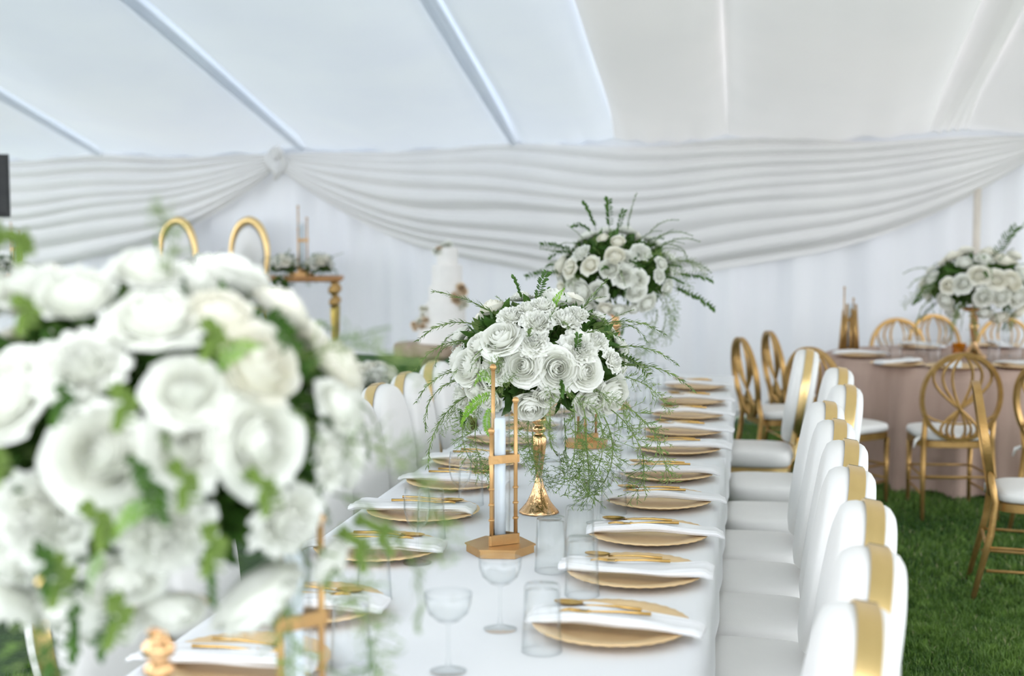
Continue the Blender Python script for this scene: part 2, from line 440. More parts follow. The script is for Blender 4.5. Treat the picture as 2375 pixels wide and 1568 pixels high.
# ------------------------------------------------------------------ flowers
def rose_mesh(seed, kind):
    rnd = random.Random(seed); b = MB()
    if kind == 'rose':
        rings = [(0.13, 0.93, 2, 2.2, 0.0), (0.22, 0.95, 3, 1.5, 0.0), (0.32, 0.93, 3, 1.4, 0.0), (0.43, 0.90, 4, 1.15, 0.01), (0.55, 0.85, 4, 1.1, 0.03), (0.67, 0.77, 5, 0.95, 0.07), (0.79, 0.66, 5, 0.9, 0.13), (0.88, 0.50, 6, 0.8, 0.20), (0.92, 0.36, 6, 0.8, 0.2)]
        ruf = 0.015
    elif kind == 'bud':
        rings = [(0.14, 1.05, 2, 2.2, 0.0), (0.28, 1.05, 3, 1.5, 0.0), (0.42, 1.02, 4, 1.2, 0.0), (0.56, 0.98, 4, 1.2, 0.0), (0.68, 0.92, 5, 1.0, 0.03), (0.80, 0.8, 5, 0.95, 0.08), (0.88, 0.6, 5, 0.9, 0.14)]
        ruf = 0.012
    else:
        rings = [(0.07, 0.78, 4, 1.4, 0.04), (0.16, 0.80, 5, 1.1, 0.05), (0.26, 0.80, 7, 0.8, 0.06), (0.37, 0.77, 8, 0.7, 0.08), (0.50, 0.70, 9, 0.6, 0.1), (0.64, 0.58, 9, 0.55, 0.14), (0.76, 0.48, 9, 0.55, 0.18), (0.88, 0.34, 9, 0.5, 0.16)]
        ruf = 0.06
    ph = rnd.uniform(0, 6)
    for ri, (R, H, n, hw, curl) in enumerate(rings):
        ph += 0.9
        for k in range(n):
            f0 = ph + 2 * PI * k / n + rnd.uniform(-0.15, 0.15); Hh = H * rnd.uniform(0.93, 1.05); ww = hw * rnd.uniform(0.9, 1.1); cu = curl * rnd.uniform(0.6, 1.4); s0 = rnd.uniform(0, 9)
            tilt = rnd.uniform(-0.03, 0.05)
            def fn(u_, v_):
                u = u_ * 2 - 1; v = v_
                wid = ww * (0.35 + 0.65 * math.sin(min(1, v * 1.25) * PI / 2)) * (1 - 0.18 * max(0, v - 0.75) / 0.25)
                r = R * (1 - (1 - v) ** 2.4) ** 0.55 * (1 + 0.09 * u) + cu * v ** 3.5 * (1 + 0.2 * u * u) + tilt * v
                r *= 1 - (0.55 if kind != 'frill' else 0.2) * v ** 3 * max(0, 1 - R / 0.72)
                z = Hh * v * (1 - 0.20 * u * u * v) - cu * 0.55 * v ** 6
                w_ = ruf * v * v
                r += w_ * math.sin(u * 7 + s0) ; z += w_ * 1.2 * math.sin(u * 5 + s0 * 2)
                a = f0 + u * wid
                return (r * math.cos(a), r * math.sin(a), z - 0.35)
            b.grid(fn, 9, 7)
    return b
def sepal(b):
    b.lathe([(0.02, -0.85), (0.05, -0.6), (0.16, -0.45), (0.3, -0.36), (0.1, -0.3)], 8)
ROSES = []
for i, (k, mm) in enumerate((('rose', 'petal'), ('rose', 'petal_cream'), ('rose', 'petal'), ('bud', 'petal'), ('bud', 'petal_cream'), ('frill', 'petal'), ('frill', 'petal'))):
    ROSES.append(rose_mesh(i * 3 + 1, k).mesh('white_rose', M[mm]))
def orient(n, spin=0):
    q = Vector(n).normalized().to_track_quat('Z', 'Y')
    return q.to_matrix().to_4x4() @ Matrix.Rotation(spin, 4, 'Z')
def leaf_quad(b, p, d, nrm, L, W):
    d = d.normalized(); x = d.cross(nrm)
    if x.length < 1e-4: x = d.orthogonal()
    x.normalize(); n = x.cross(d)
    b.add([p, p + d * L * .3 + x * W * .42 , p + d * L * .65 + x * W * .4, p + d * L - n * L * .08, p + d * L * .65 - x * W * .4, p + d * L * .3 - x * W * .42, p + d * L * .35 - n * W * .15, p + d * L * .68 - n * W * .15],
          [(0, 1, 6), (1, 2, 7, 6), (2, 3, 7), (0, 6, 5), (5, 6, 7, 4), (4, 7, 3)])
def sprig(seed, kind, L, droop):
    "a sprig starting at the origin, growing along +Z and drooping towards +X"
    rnd = random.Random(seed); b = MB()
    n = 14; pts = []; p = Vector((0, 0, 0)); a = rnd.uniform(-0.1, 0.1); az = rnd.uniform(-0.3, 0.3)
    for i in range(n):
        pts.append(p.copy())
        a += droop / n; d = Vector((math.sin(a) * math.cos(az), math.sin(a) * math.sin(az), math.cos(a)))
        p = p + d * (L / n)
    b.tube(pts, [0.0016 * (1 - 0.6 * i / n) for i in range(n)], 4)
    if kind == 'needle':
        for i in range(2, n * 2):
            t = i / (n * 2); k = min(n - 2, int(t * n)); q = pts[k].lerp(pts[k + 1], t * n - k) if t * n - k <= 1 else pts[k + 1]
            dd = (pts[k + 1] - pts[k]).normalized()
            for s in (-1, 1):
                sd = Matrix.Rotation(rnd.uniform(0, 2 * PI), 3, dd) @ dd.orthogonal().normalized()
                l = rnd.uniform(0.018, 0.036) * (1 - 0.45 * t)
                leaf_quad(b, q, dd * 0.9 + sd * 0.6, sd, l, 0.0034)
    elif kind in ('broad', 'young'):
        for i in range(2, n):
            dd = (pts[i] - pts[i - 1]).normalized()
            for s in (-1, 1):
                sd = Matrix.Rotation(rnd.uniform(-0.5, 0.5) + (PI if s > 0 else 0), 3, dd) @ dd.orthogonal().normalized()
                leaf_quad(b, pts[i], dd * 0.6 + sd * 0.8, dd, rnd.uniform(0.022, 0.034), 0.018)
    elif kind == 'fern':
        for i in range(1, n * 2):
            t = i / (n * 2); k = min(n - 2, int(t * n)); q = pts[k].lerp(pts[k + 1], min(1, t * n - k))
            dd = (pts[k + 1] - pts[k]).normalized(); side = dd.cross(Vector((0, 1, 0.2))).normalized()
            for s in (-1, 1):
                leaf_quad(b, q, dd * 0.3 + side * s + Vector((0, rnd.uniform(-.3, .3), 0)), Vector((0, 1, 0)), 0.018 * math.sin(PI * min(1, t + 0.15)) + 0.005, 0.0065)
    elif kind == 'lace':
        for i in range(1, n):
            dd = (pts[i] - pts[i - 1]).normalized()
            for s in range(4):
                sd = Matrix.Rotation(rnd.uniform(0, 2 * PI), 3, dd) @ dd.orthogonal().normalized()
                l = rnd.uniform(0.02, 0.05); e = pts[i] + (dd * 0.6 + sd).normalized() * l
                b.tube([pts[i], e], 0.0006, 3)
                for q in range(5):
                    f = pts[i].lerp(e, 0.3 + 0.15 * q)
                    v = Vector((rnd.uniform(-1, 1), rnd.uniform(-1, 1), rnd.uniform(-1, 1))).normalized()
                    leaf_quad(b, f, v + (e - pts[i]).normalized(), sd, rnd.uniform(0.008, 0.018), 0.0022)
    return b
SPR = {}
for kd, mm, L in (('needle', 'needle', 0.24), ('broad', 'leaf', 0.20), ('fern', 'lime', 0.16), ('young', 'young', 0.16), ('lace', 'lace', 0.24)):
    for j, dr in enumerate((0.5, 1.2, 1.9)):
        SPR[kd, j] = sprig(sum(map(ord, kd)) + j * 11, kd, L, dr).mesh(kd, M[mm])
SPN = {'young': 'young_leaf_sprig', 'needle': 'needle_leaf_sprig', 'broad': 'leaf_sprig', 'fern': 'fern_frond', 'lace': 'lacy_fern_sprig'}
TOCAM = -FW
def sprig_mtx(p, n, spin, sc):
    "grow along n, droop towards the ground"
    n = Vector(n).normalized(); z = n
    dn = Vector((0, 0, -1)); x = dn - z * dn.dot(z)
    if x.length < 0.15: x = z.orthogonal()
    x.normalize(); y = z.cross(x)
    R = Matrix((x, y, z)).transposed()
    R = R @ Matrix.Rotation(spin, 3, 'Z')
    return Matrix.Translation(p) @ R.to_4x4() @ Matrix.Scale(sc, 4)
def foliage_core(rx, rz, n, rnd, lsz=0.05):
    b = MB()
    for i in range(n):
        v = Vector((rnd.gauss(0, 1), rnd.gauss(0, 1), rnd.gauss(0, 1))).normalized()
        if v.z < -0.75: v.z *= 0.4
        p = Vector((v.x * rx, v.y * rx, v.z * rz)) * rnd.uniform(0.5, 0.84)
        d = (v + Vector((rnd.uniform(-1, 1), rnd.uniform(-1, 1), rnd.uniform(-1, 1))) * 0.7)
        leaf_quad(b, p, d, Vector((rnd.uniform(-1, 1), rnd.uniform(-1, 1), rnd.uniform(-1, 1))), lsz * rnd.uniform(0.7, 1.3), lsz * 0.5)
    return b
def bouquet(loc, rx, rz, rr, label, front=(), nfill=40, nsprig=50, seed=1, name='flower_arrangement', kinds=('needle', 'broad', 'lace', 'needle', 'lace', 'broad'), group=None, sp=1.0, core=900, low=-0.35, extra=()):
    rnd = random.Random(seed)
    r = empty(name, loc); tag(r, label, 'flowers', group)
    pos = []
    def put(v, rad, mi=None, push=1.0, at=None):
        v = v.normalized(); p = Vector((v.x * rx, v.y * rx, v.z * rz)) * push
        if at is not None: p = at
        nrm = (Vector((v.x / rx, v.y / rx, v.z / rz)).normalized() + Vector((0, 0, 0.18))).normalized()
        me = ROSES[rnd.randrange(len(ROSES)) if mi is None else mi]
        inst('white_rose', me, r, mtx=Matrix.Translation(p) @ orient(nrm + Vector((rnd.uniform(-.15, .15), rnd.uniform(-.15, .15), rnd.uniform(-.1, .1))), rnd.uniform(0, 6)) @ Matrix.Scale(rad, 4))
        pos.append((p, rad))
    for dx, dz, rad, mi in front:
        k = 1 - (dx / (rx * 1.12)) ** 2 - (dz / (rz * 1.12)) ** 2
        dy = math.sqrt(max(0.02, k))
        v = RT * (dx / rx) + Vector((0, 0, dz / rz)) + TOCAM * dy
        put(v, rad, mi, at=RT * dx + Vector((0, 0, dz)) + TOCAM * rx * max(dy, 0.35))
    ga = PI * (3 - math.sqrt(5)); cnt = 0
    for i in range(nfill * 3):
        if cnt >= nfill: break
        z = 1 - (i + 0.5) / (nfill * 1.6) * (1 - low)
        if z < low: break
        q = math.sqrt(max(0, 1 - z * z)); v = Vector((q * math.cos(ga * i), q * math.sin(ga * i), z))
        if front and v.dot(TOCAM) > 0.15: continue
        rad = rr * rnd.uniform(0.8, 1.15)
        put(v, rad, None, rnd.uniform(0.92, 1.04)); cnt += 1
    fc = foliage_core(rx, rz, core, rnd).build('foliage', M['leaf'], r); fc['kind'] = 'stuff'
    fc2 = foliage_core(rx * 1.02, rz * 1.02, core // 2, rnd, 0.04).build('foliage', M['needle'], r); fc2['kind'] = 'stuff'
    for i in range(nsprig):
        a = ga * i * 1.7 + rnd.uniform(-.3, .3); z = rnd.uniform(-0.75, 0.85)
        q = math.sqrt(max(0.05, 1 - z * z)); v = Vector((q * math.cos(a), q * math.sin(a), z)).normalized()
        k = kinds[rnd.randrange(len(kinds))]
        if k == 'lace' and z > 0.2: k = 'needle'
        j = rnd.randrange(3)
        p = Vector((v.x * rx, v.y * rx, v.z * rz)) * 0.86
        inst(SPN[k], SPR[k, j], r, mtx=sprig_mtx(p, v + Vector((0, 0, 0.1)), rnd.uniform(-0.5, 0.5), sp * rnd.uniform(0.45, 0.8)))
    for (dx, dz, dy, k, j, nx, nz, sc) in extra:
        p = RT * dx + Vector((0, 0, dz)) + TOCAM * dy
        inst(SPN[k], SPR[k, j], r, mtx=sprig_mtx(p, RT * nx + Vector((0, 0, nz)) + TOCAM * 0.35, rnd.uniform(-0.3, 0.3), sc))
    return r
def flower_stand(loc, label, s=1.0, h=0.335, group=None):
    "fluted trumpet stand with turned collar and shallow dish"
    r = empty('flower_stand', loc); tag(r, label, 'vase', group)
    def fl(k, R, z): return R
    prof = [(0.058, 0.0), (0.058, 0.004), (0.050, 0.012), (0.036, 0.030), (0.024, 0.055), (0.014, 0.085), (0.0095, 0.105)]
    b = MB(); n = 48; vs = []; fs = []
    for R, z in prof:
        for k in range(n):
            a = 2 * PI * k / n; q = R * (1 + 0.06 * (abs(math.cos(a * 8)) - 0.5)); vs.append((q * math.cos(a) * s, q * math.sin(a) * s, z * h / 0.335))
    for j in range(len(prof) - 1):
        for k in range(n): fs.append((j * n + k, j * n + (k + 1) % n, (j + 1) * n + (k + 1) % n, (j + 1) * n + k))
    fs.append(tuple(reversed(range(n)))); b.add(vs, fs); b.build('foot', M['standgold'], r)
    q = h / 0.335
    MB().lathe([(x * s, z * q) for x, z in [(0.0095, 0.105), (0.010, 0.12), (0.016, 0.16), (0.021, 0.20), (0.022, 0.222), (0.016, 0.232), (0.010, 0.237), (0.019, 0.242), (0.020, 0.252), (0.013, 0.258), (0.012, 0.262), (0.021, 0.268), (0.021, 0.282), (0.014, 0.288), (0.013, 0.296), (0.017, 0.304)]], 28).build('stem', M['standgold'], r)
    MB().lathe([(0.017 * s, 0.304 * q), (0.04 * s, 0.312 * q), (0.062 * s, 0.328 * q), (0.066 * s, 0.335 * q), (0.060 * s, 0.336 * q), (0.03 * s, 0.318 * q), (0, 0.316 * q)], 32).build('dish', M['standgold'], r)
    return r

# ------------------------------------------------------------------ the long white table
XR, XL = -0.085, -1.135; TZ = 0.76; YT0, YM, YT1 = 0.9, 4.86, 7.75
def banquet(y0, y1, label, clabel, lift=0):
    r = empty('banquet_table', ((XL + XR) / 2, (y0 + y1) / 2, 0)); tag(r, label, 'table', 'trestle tables under the white cloths')
    L = y1 - y0; W = XR - XL
    MB().box((0, 0, TZ - 0.022), (W - 0.02, L - 0.02, 0.03), bev=0.006).build('tabletop', M['wood'], r, sharp=40)
    for sx in (-1, 1):
        for sy in (-1, 1):
            MB().tube([(sx * 0.12, sy * (L / 2 - .2), 0.72), (sx * 0.12, sy * (L / 2 - .2), 0.0)], 0.016, 10).build('leg', M['steel'], r)
    # cloth: rounded edge then a short fall with soft folds
    def fn(u_, v_):
        # u_ goes across from fall to fall, v_ along
        y = y0 + (y1 - y0) * v_
        s = (u_ * 2 - 1); a = abs(s); k = 0.66
        if a <= k: return ((XL + XR) / 2 + (W / 2) * s / k, y, TZ + lift + 0.0012 * noise.noise(Vector((s * 3, y * 2, 1))))
        t = (a - k) / (1 - k)
        c = 0.012
        x = W / 2 + c * math.sin(min(1, t * 6) * PI / 2) + t * 0.004 * math.sin(y * 14 + s) + 0.002 * t
        z = TZ + lift - c * (1 - math.cos(min(1, t * 6) * PI / 2)) - t * 0.235
        return ((XL + XR) / 2 + math.copysign(x, s), y, z)
    b = MB().grid(fn, 61, 90)
    for ye, sg in ((y0, -1), (y1, 1)):
        def en(u_, v_):
            x = XL - 0.01 + (W + 0.02) * u_
            return (x, ye + sg * (0.012 * math.sin(min(1, v_ * 6) * PI / 2) + 0.012 * v_ * math.sin(x * 17)), TZ + lift - 0.012 * (1 - math.cos(min(1, v_ * 6) * PI / 2)) - v_ * 0.235)
        if (ye == y0) or (ye == y1 and lift == 0): b.grid(en, 40, 10)
    o = b.build('tablecloth', M['cloth']); tag(o, clabel, 'tablecloth', 'white cloths on the long table')
banquet(YT0, YM, 'trestle table carrying the nearer half of the long white cloth', 'white tablecloth on the near half of the long table, up to the seam', lift=0.0012)
banquet(YM + 0.005, YT1, 'trestle table carrying the farther half of the long white cloth', 'white tablecloth on the far half of the long table, beyond the seam')
TS = TZ + 0.0035

# place settings
def charger_mb():
    b = MB(); n = 72; prof = [(0.0, 0.006, 0), (0.095, 0.006, 0), (0.105, 0.008, 0), (0.125, 0.016, .35), (0.150, 0.0205, 1), (0.163, 0.022, 1), (0.165, 0.0205, 1), (0.163, 0.018, 1), (0.150, 0.0165, .6), (0.125, 0.011, 0), (0.100, 0.001, 0), (0.0, 0.001, 0)]
    vs = []; fs = []
    for R, z, k_ in prof:
        for k in range(n):
            a = 2 * PI * k / n; vs.append((R * math.cos(a), R * math.sin(a), z + 0.0007 * k_ * (1 if k % 2 else -1)))
    for j in range(len(prof) - 1):
        for k in range(n): fs.append((j * n + k, j * n + (k + 1) % n, (j + 1) * n + (k + 1) % n, (j + 1) * n + k))
    return b.add(vs, fs)
CHG = charger_mb().mesh('charger_plate', M['charger'])
def napkin_mb(seed, L=0.365, W=0.112):
    "napkin folded into a long band laid over the plate, ends drooping over the rim; closed shape with layered edges"
    rnd = random.Random(seed); a0 = rnd.uniform(-.1, .1); lay = 3; b = MB(); s1, s2 = rnd.uniform(0, 6), rnd.uniform(0, 6)
    endd = rnd.uniform(0.010, 0.024)
    def fn(u_, v_):
        x = (u_ - 0.5) * L; ax = abs(x)
        ww = W * (0.82 + 0.18 * math.cos(x * 8 + s1)) * (1 - 0.10 * (x / L))
        th = 0.0085 + 0.003 * math.sin(x * 14 + s2)
        if ax > 0.165: th *= 0.8
        base = 0.0245 + 0.003 * math.cos(x * 10) if ax < 0.16 else 0.0245 - (ax - 0.16) ** 1.1 * endd * 30 * (1.0 if x > 0 else 0.5)
        t = v_ * 2 * PI; cx = math.cos(t); sy = math.sin(t)
        y = ww / 2 * math.copysign(abs(cx) ** 0.55, cx) + 0.01 * math.sin(x * 9 + s2)
        z = base + th * math.copysign(abs(sy) ** 0.7, sy) + th + 0.0016 * math.sin(v_ * 60 + x * 12)
        if u_ < 0.02 or u_ > 0.98: y *= 0.9
        return (x, y, z + 0.0012 * math.sin(x * 40 + y * 60 + s1))
    b.grid(fn, 40, 48, cv=True)
    n = 40
    b.f.append(tuple(j * n for j in range(48))); b.f.append(tuple(j * n + n - 1 for j in reversed(range(48))))
    return b
NAP = [napkin_mb(s).mesh('napkin', M['napkin']) for s in range(5)]
def spoon_mb():
    b = MB(); pts = [(0.085, 0, 0.004), (0.03, 0, 0.006), (-0.02, 0, 0.003), (-0.045, 0, 0.0)]
    b.tube(pts, [0.004, 0.003, 0.002, 0.0025], 8)
    b.grid(lambda u, v: (-0.072 + 0.032 * v * math.cos(2 * PI * u), 0.019 * v * math.sin(2 * PI * u), 0.002 + 0.008 * v * v - 0.004), 20, 6, cu=True)
    b.grid(lambda u, v: (-0.072 + 0.032 * v * math.cos(2 * PI * u), 0.019 * v * math.sin(2 * PI * u), 0.0005 + 0.008 * v * v - 0.004), 20, 6, cu=True)
    return b
def fork_mb():
    b = MB(); b.tube([(0.09, 0, 0.004), (0.03, 0, 0.005), (-0.03, 0, 0.002), (-0.04, 0, 0.002)], [0.0042, 0.003, 0.002, 0.004], 8)
    b.box((-0.048, 0, 0.002), (0.022, 0.020, 0.0016), bev=0.0006)
    for k in range(4): b.tube([(-0.057, (k - 1.5) * 0.0062, 0.002), (-0.078, (k - 1.5) * 0.0058, 0.004), (-0.098, (k - 1.5) * 0.0055, 0.001)], [0.0014, 0.0012, 0.0006], 5)
    return b
SPO = spoon_mb().mesh('spoon', M['cutlery']); FRK = fork_mb().mesh('fork', M['cutlery'])
def tumbler_mb():
    return MB().lathe([(0.0395, 0.0), (0.0405, 0.0), (0.0385, 0.04), (0.035, 0.128), (0.033, 0.133), (0.0, 0.134), (0.0, 0.124), (0.0322, 0.121), (0.0362, 0.04), (0.0385, 0.0)], 36, cap=False)
def coupe_mb():
    return MB().lathe([(0.0, 0.0), (0.034, 0.0), (0.035, 0.0015), (0.02, 0.004), (0.006, 0.010), (0.0035, 0.03), (0.0035, 0.085), (0.006, 0.092), (0.022, 0.098), (0.037, 0.112), (0.043, 0.130), (0.045, 0.150), (0.0442, 0.150), (0.042, 0.131), (0.036, 0.114), (0.02, 0.101), (0.0, 0.096)], 36, cap=False)
def flute_mb():
    return MB().lathe([(0.0, 0.0), (0.035, 0.0), (0.036, 0.0015), (0.02, 0.004), (0.006, 0.012), (0.0035, 0.03), (0.0035, 0.075), (0.010, 0.085), (0.026, 0.105), (0.033, 0.135), (0.0335, 0.16), (0.030, 0.19), (0.0292, 0.19), (0.0327, 0.16), (0.032, 0.136), (0.025, 0.107), (0.0, 0.088)], 36, cap=False)
TUM, COU, WIN = tumbler_mb().mesh('tumbler', M['glass']), coupe_mb().mesh('coupe_glass', M['glass']), flute_mb().mesh('wine_glass', M['glass'])
def lay(name, me, x, y, z, rz, label, cat, group):
    o = inst(name, me, None, (x, y, z)); o.rotation_euler.z = rz; return tag(o, label, cat, group)
rs = random.Random(21)
def settings(pts, side, facing):
    for i, (x, y) in enumerate(pts):
        w_ = '%s place from the near end, %s row' % (ORD[i], side)
        j = rs.uniform(-0.09, 0.09); rz = j if facing > 0 else PI + j
        lay('charger_plate', CHG, x, y, TS, j * 3, 'gold charger plate at the ' + w_, 'plate', 'gold chargers on the long table')
        nx = x + rs.uniform(0.0, 0.03) * facing
        lay('napkin', NAP[rs.randrange(5)], nx, y - 0.024, TS - 0.001, rz, 'folded white napkin at the ' + w_, 'napkin', 'napkins on the long table')
        lay('spoon', SPO, x - 0.02 * facing, y + 0.002, TS + 0.0475, rz - 0.10, 'gold spoon on the napkin, ' + w_, 'spoon', 'gold spoons on the long table')
        lay('fork', FRK, x - 0.005 * facing, y - 0.034, TS + 0.0465, rz + 0.05, 'gold fork on the napkin, ' + w_, 'fork', 'gold forks on the long table')
RP = [at_z(px, py, TZ) for px, py in ((1432, 1468), (1478, 1343), (1512, 1252), (1535, 1172), (1558, 1109), (1590, 1050), (1597, 1008), (1606, 970), (1618, 937), (1632, 903))]
RP = [(-0.262 + rs.uniform(-.012, .012), p.y) for p in RP]
settings(RP, 'right', 1)
LP = [(-0.93, 2.30), (-0.93, RP[0][1] + 0.03), (-0.93, 3.22), (-0.925, 3.68), (-0.93, 4.15), (-0.94, 4.55), (-0.93, 5.08), (-0.93, 5.5), (-0.93, 5.95), (-0.93, 6.5), (-0.93, 7.0)]
settings(LP, 'left', -1)
def glasses(pts, name, me, what):
    for i, (px, py) in enumerate(pts):
        p = at_z(px, py, TZ); lay(name, me, p.x, p.y, TS - 0.001, rs.uniform(0, 6), what[i], 'glass', what[-1])
cnt = 0
def G(kind, x, y, label):
    me, nm, grp = {'t': (TUM, 'tumbler', 'upturned tumblers on the long table'), 'c': (COU, 'coupe_glass', 'coupe glasses on the long table'), 'w': (WIN, 'wine_glass', 'stemmed glasses on the long table')}[kind]
    lay(nm, me, x, y, TS - 0.001, rs.uniform(0, 6), label, 'glass', grp)
def GP(kind, px, py, label):
    p = at_z(px, py, TZ); G(kind, p.x, p.y, label)
GP('t', 1257, 1512, 'upturned clear tumbler beside the nearest right-hand plate')
GP('t', 1350, 1382, 'upturned tumbler left of the second right-hand plate')
GP('t', 1344, 1296, 'upturned tumbler left of the third right-hand plate')
GP('t', 1278, 1326, 'upturned tumbler just right of the candle stand base')
GP('t', 1423, 1192, 'upturned tumbler left of the fourth right-hand plate')
GP('c', 1160, 1462, 'coupe glass alone on the cloth in front of the candle stand')
GP('w', 1274, 1206, 'stemmed glass in front of the gold flower stand foot')
GP('c', 1388, 1215, 'coupe glass between the flower stand and the fourth right-hand plate')
GP('t', 1462, 1118, 'upturned tumbler left of the fifth right-hand plate')
GP('w', 1068, 1200, 'stemmed glass left of the candle stand, by the left plates')
GP('t', 1092, 1172, 'upturned tumbler behind the stemmed glass left of the candle stand')
GP('t', 1000, 1250, 'upturned tumbler beside the fourth plate of the left row')
GP('w', 968, 1308, 'stemmed glass right of the third plate of the left row')
GP('t', 868, 1392, 'upturned tumbler right of the second plate of the left row')
GP('c', 1040, 1560, 'coupe glass at the bottom edge, middle of the cloth')
GP('t', 815, 1555, 'upturned tumbler by the blurred candle stand at the bottom edge')
gi = 0
for i, (x, y) in enumerate(RP[5:]):
    G('t', -0.46 + rs.uniform(-.01, .01), y - 0.02, 'upturned tumbler left of the %s right-hand plate' % ORD[i + 5])
    G('c' if i % 2 else 'w', -0.53 + rs.uniform(-.01, .01), y + 0.10, 'stemmed glass behind the tumbler of the %s right-hand plate' % ORD[i + 5])
for i, (x, y) in enumerate(LP[5:]):
    G('t', -0.75 + rs.uniform(-.01, .01), y - 0.02, 'upturned tumbler right of the %s left-hand plate' % ORD[i + 5])
    G('w' if i % 2 else 'c', -0.70 + rs.uniform(-.01, .01), y + 0.12, 'stemmed glass behind the tumbler of the %s left-hand plate' % ORD[i + 5])

# candle stands: hexagonal base, three rods with ball tops, a clamp band, a glass tube with a tall candle
def candle_stand(loc, label, rz=0.2, s=1.0, mt='copper', group='rod candle stands with a glass tube'):
    r = empty('candle_stand', loc, rz); tag(r, label, 'candle holder', group)
    m = M[mt]
    def hexa(R, z0, z1, sx=1.0):
        b = MB(); vs = [(R * sx * math.cos(PI / 3 * k), R * math.sin(PI / 3 * k), z) for z in (z0, z1) for k in range(6)]
        return b.add(vs, [(5, 4, 3, 2, 1, 0), (6, 7, 8, 9, 10, 11)] + [(k, (k + 1) % 6, 6 + (k + 1) % 6, 6 + k) for k in range(6)])
    b = hexa(0.088 * s, 0.0, 0.019 * s); b.f += [tuple(i + len(b.v) for i in f) for f in []]
    base = b.build('base', m, r, smooth=False)
    hexa(0.092 * s, 0.019 * s, 0.023 * s).build('base_plate', m, base, smooth=False)
    ang = [PI / 2 + 0.55, PI / 2 + 0.55 + 2 * PI / 3, PI / 2 + 0.55 + 4 * PI / 3]
    R = 0.040 * s
    for (ax, hh) in ((0, 0.476), (1, 0.32), (2, 0.395)):
        x, y = R * math.cos(ang[ax]), R * math.sin(ang[ax]); h = hh * s
        q = MB().tube([(x, y, 0.023 * s), (x, y, h * 0.6), (x, y, h - 0.008 * s)], 0.0052 * s, 10)
        rod = q.build('rod', m, r)
        bb = MB(); bb.lathe([(0.0001, -0.0095 * s), (0.006 * s, -0.0075 * s), (0.0092 * s, 0), (0.006 * s, 0.0075 * s), (0.0001, 0.0095 * s)], 14, (x, y, h)); bb.build('ball_finial', m, rod)
        if ax > 0:
            bolts = MB()
            for z in (0.09, 0.13, 0.17): bolts.box((x, y, z * s), (0.014 * s, 0.014 * s, 0.004 * s))
            bolts.build('ridges', m, rod)
    def tri(z0, z1, w, t):
        b = MB()
        for k in range(3):
            a0, a1 = ang[k], ang[(k + 1) % 3]
            p, q_ = Vector((math.cos(a0), math.sin(a0), 0)) * w, Vector((math.cos(a1), math.sin(a1), 0)) * w
            c = (p + q_) / 2; d = q_ - p; n = Vector((-d.y, d.x, 0)).normalized()
            b.box((c.x, c.y, (z0 + z1) / 2), (d.length + t, t, z1 - z0), math.atan2(d.y, d.x))
        return b
    tri(0.235 * s, 0.256 * s, 0.046 * s, 0.006 * s).build('clamp_band', m, r, smooth=False)
    tri(0.024 * s, 0.050 * s, 0.046 * s, 0.006 * s).build('bracket', m, r, smooth=False)
    MB().lathe([(0.0, 0.028 * s), (0.026 * s, 0.028 * s), (0.0265 * s, 0.03 * s), (0.0265 * s, 0.363 * s), (0.0245 * s, 0.363 * s), (0.0245 * s, 0.034 * s)], 32, cap=False).build('glass_tube', M['glass'], r)
    MB().lathe([(0.0145 * s, 0.0285 * s), (0.0145 * s, 0.345 * s), (0.012 * s, 0.35 * s), (0.0, 0.35 * s)], 20).build('candle', M['candle'], r)
    MB().lathe([(0.009 * s, 0.023 * s), (0.009 * s, 0.0285 * s)], 14).build('candle_cup', M['steel'], r)
    return r
p = at_z(1160, 1282, TZ); candle_stand((p.x, p.y, TS - .001), 'copper-gold rod candle stand with glass tube, sharp in front of the centre bouquet', 0.1)
p = at_z(1360, 1036, TZ); candle_stand((p.x, p.y, TS - .001), 'copper-gold candle stand half hidden by trailing fern behind the centre bouquet', 0.5)
p = at_d(1040, 0, 0)
candle_stand((at_d(672, 1.93, 0).x, at_d(672, 1.93, 0).y, TS - .001), 'out-of-focus copper candle stand at the bottom, under the big blurred bouquet', 0.3)
candle_stand(at_d(700, 12.0, SZ + 0.7585), 'thin two-rod candle stand on the right end of the head table', 0.3, 1.32)
candle_stand(at_d(38, 11.75, SZ + 0.7585), 'candle stand with white tube on the left part of the head table', 0.9, 1.0)

# bouquets
K1 = 805.0
f1 = [((cx - 1900 * 0 + 0) , cy, r_) for cx, cy, r_ in []]
front1 = []
for cx, cy, cr, mi in ((770, 900, 92, 0), (957, 910, 102, 0), (1115, 935, 85, 2), (810, 1125, 85, 3), (895, 1065, 62, 3), (1270, 1080, 100, 3), (1085, 800, 92, 5), (640, 750, 98, 2), (820, 765, 78, 5), (845, 655, 78, 5),
                       (700, 622, 68, 5), (880, 565, 66, 6), (790, 580, 55, 6), (1005, 640, 80, 6), (465, 920, 92, 3), (605, 920, 74, 6), (420, 1130, 86, 5), (585, 1090, 72, 3), (1285, 880, 62, 6), (1160, 1110, 84, 2), (500, 1050, 72, 2), (1075, 615, 60, 6), (1190, 760, 60, 6), (510, 790, 66, 2)):
    px, py = cx / 2.529 + 900, cy / 2.529 + 480
    front1.append(((px - 1243) / K1, -(py - 838) / K1, cr / 2.529 / K1 * 1.2, mi))
b1 = at_z(1250, 1190, TZ)
flower_stand((b1.x, b1.y, TS - .001), 'rose-gold trumpet stand under the centre bouquet')
ex = []
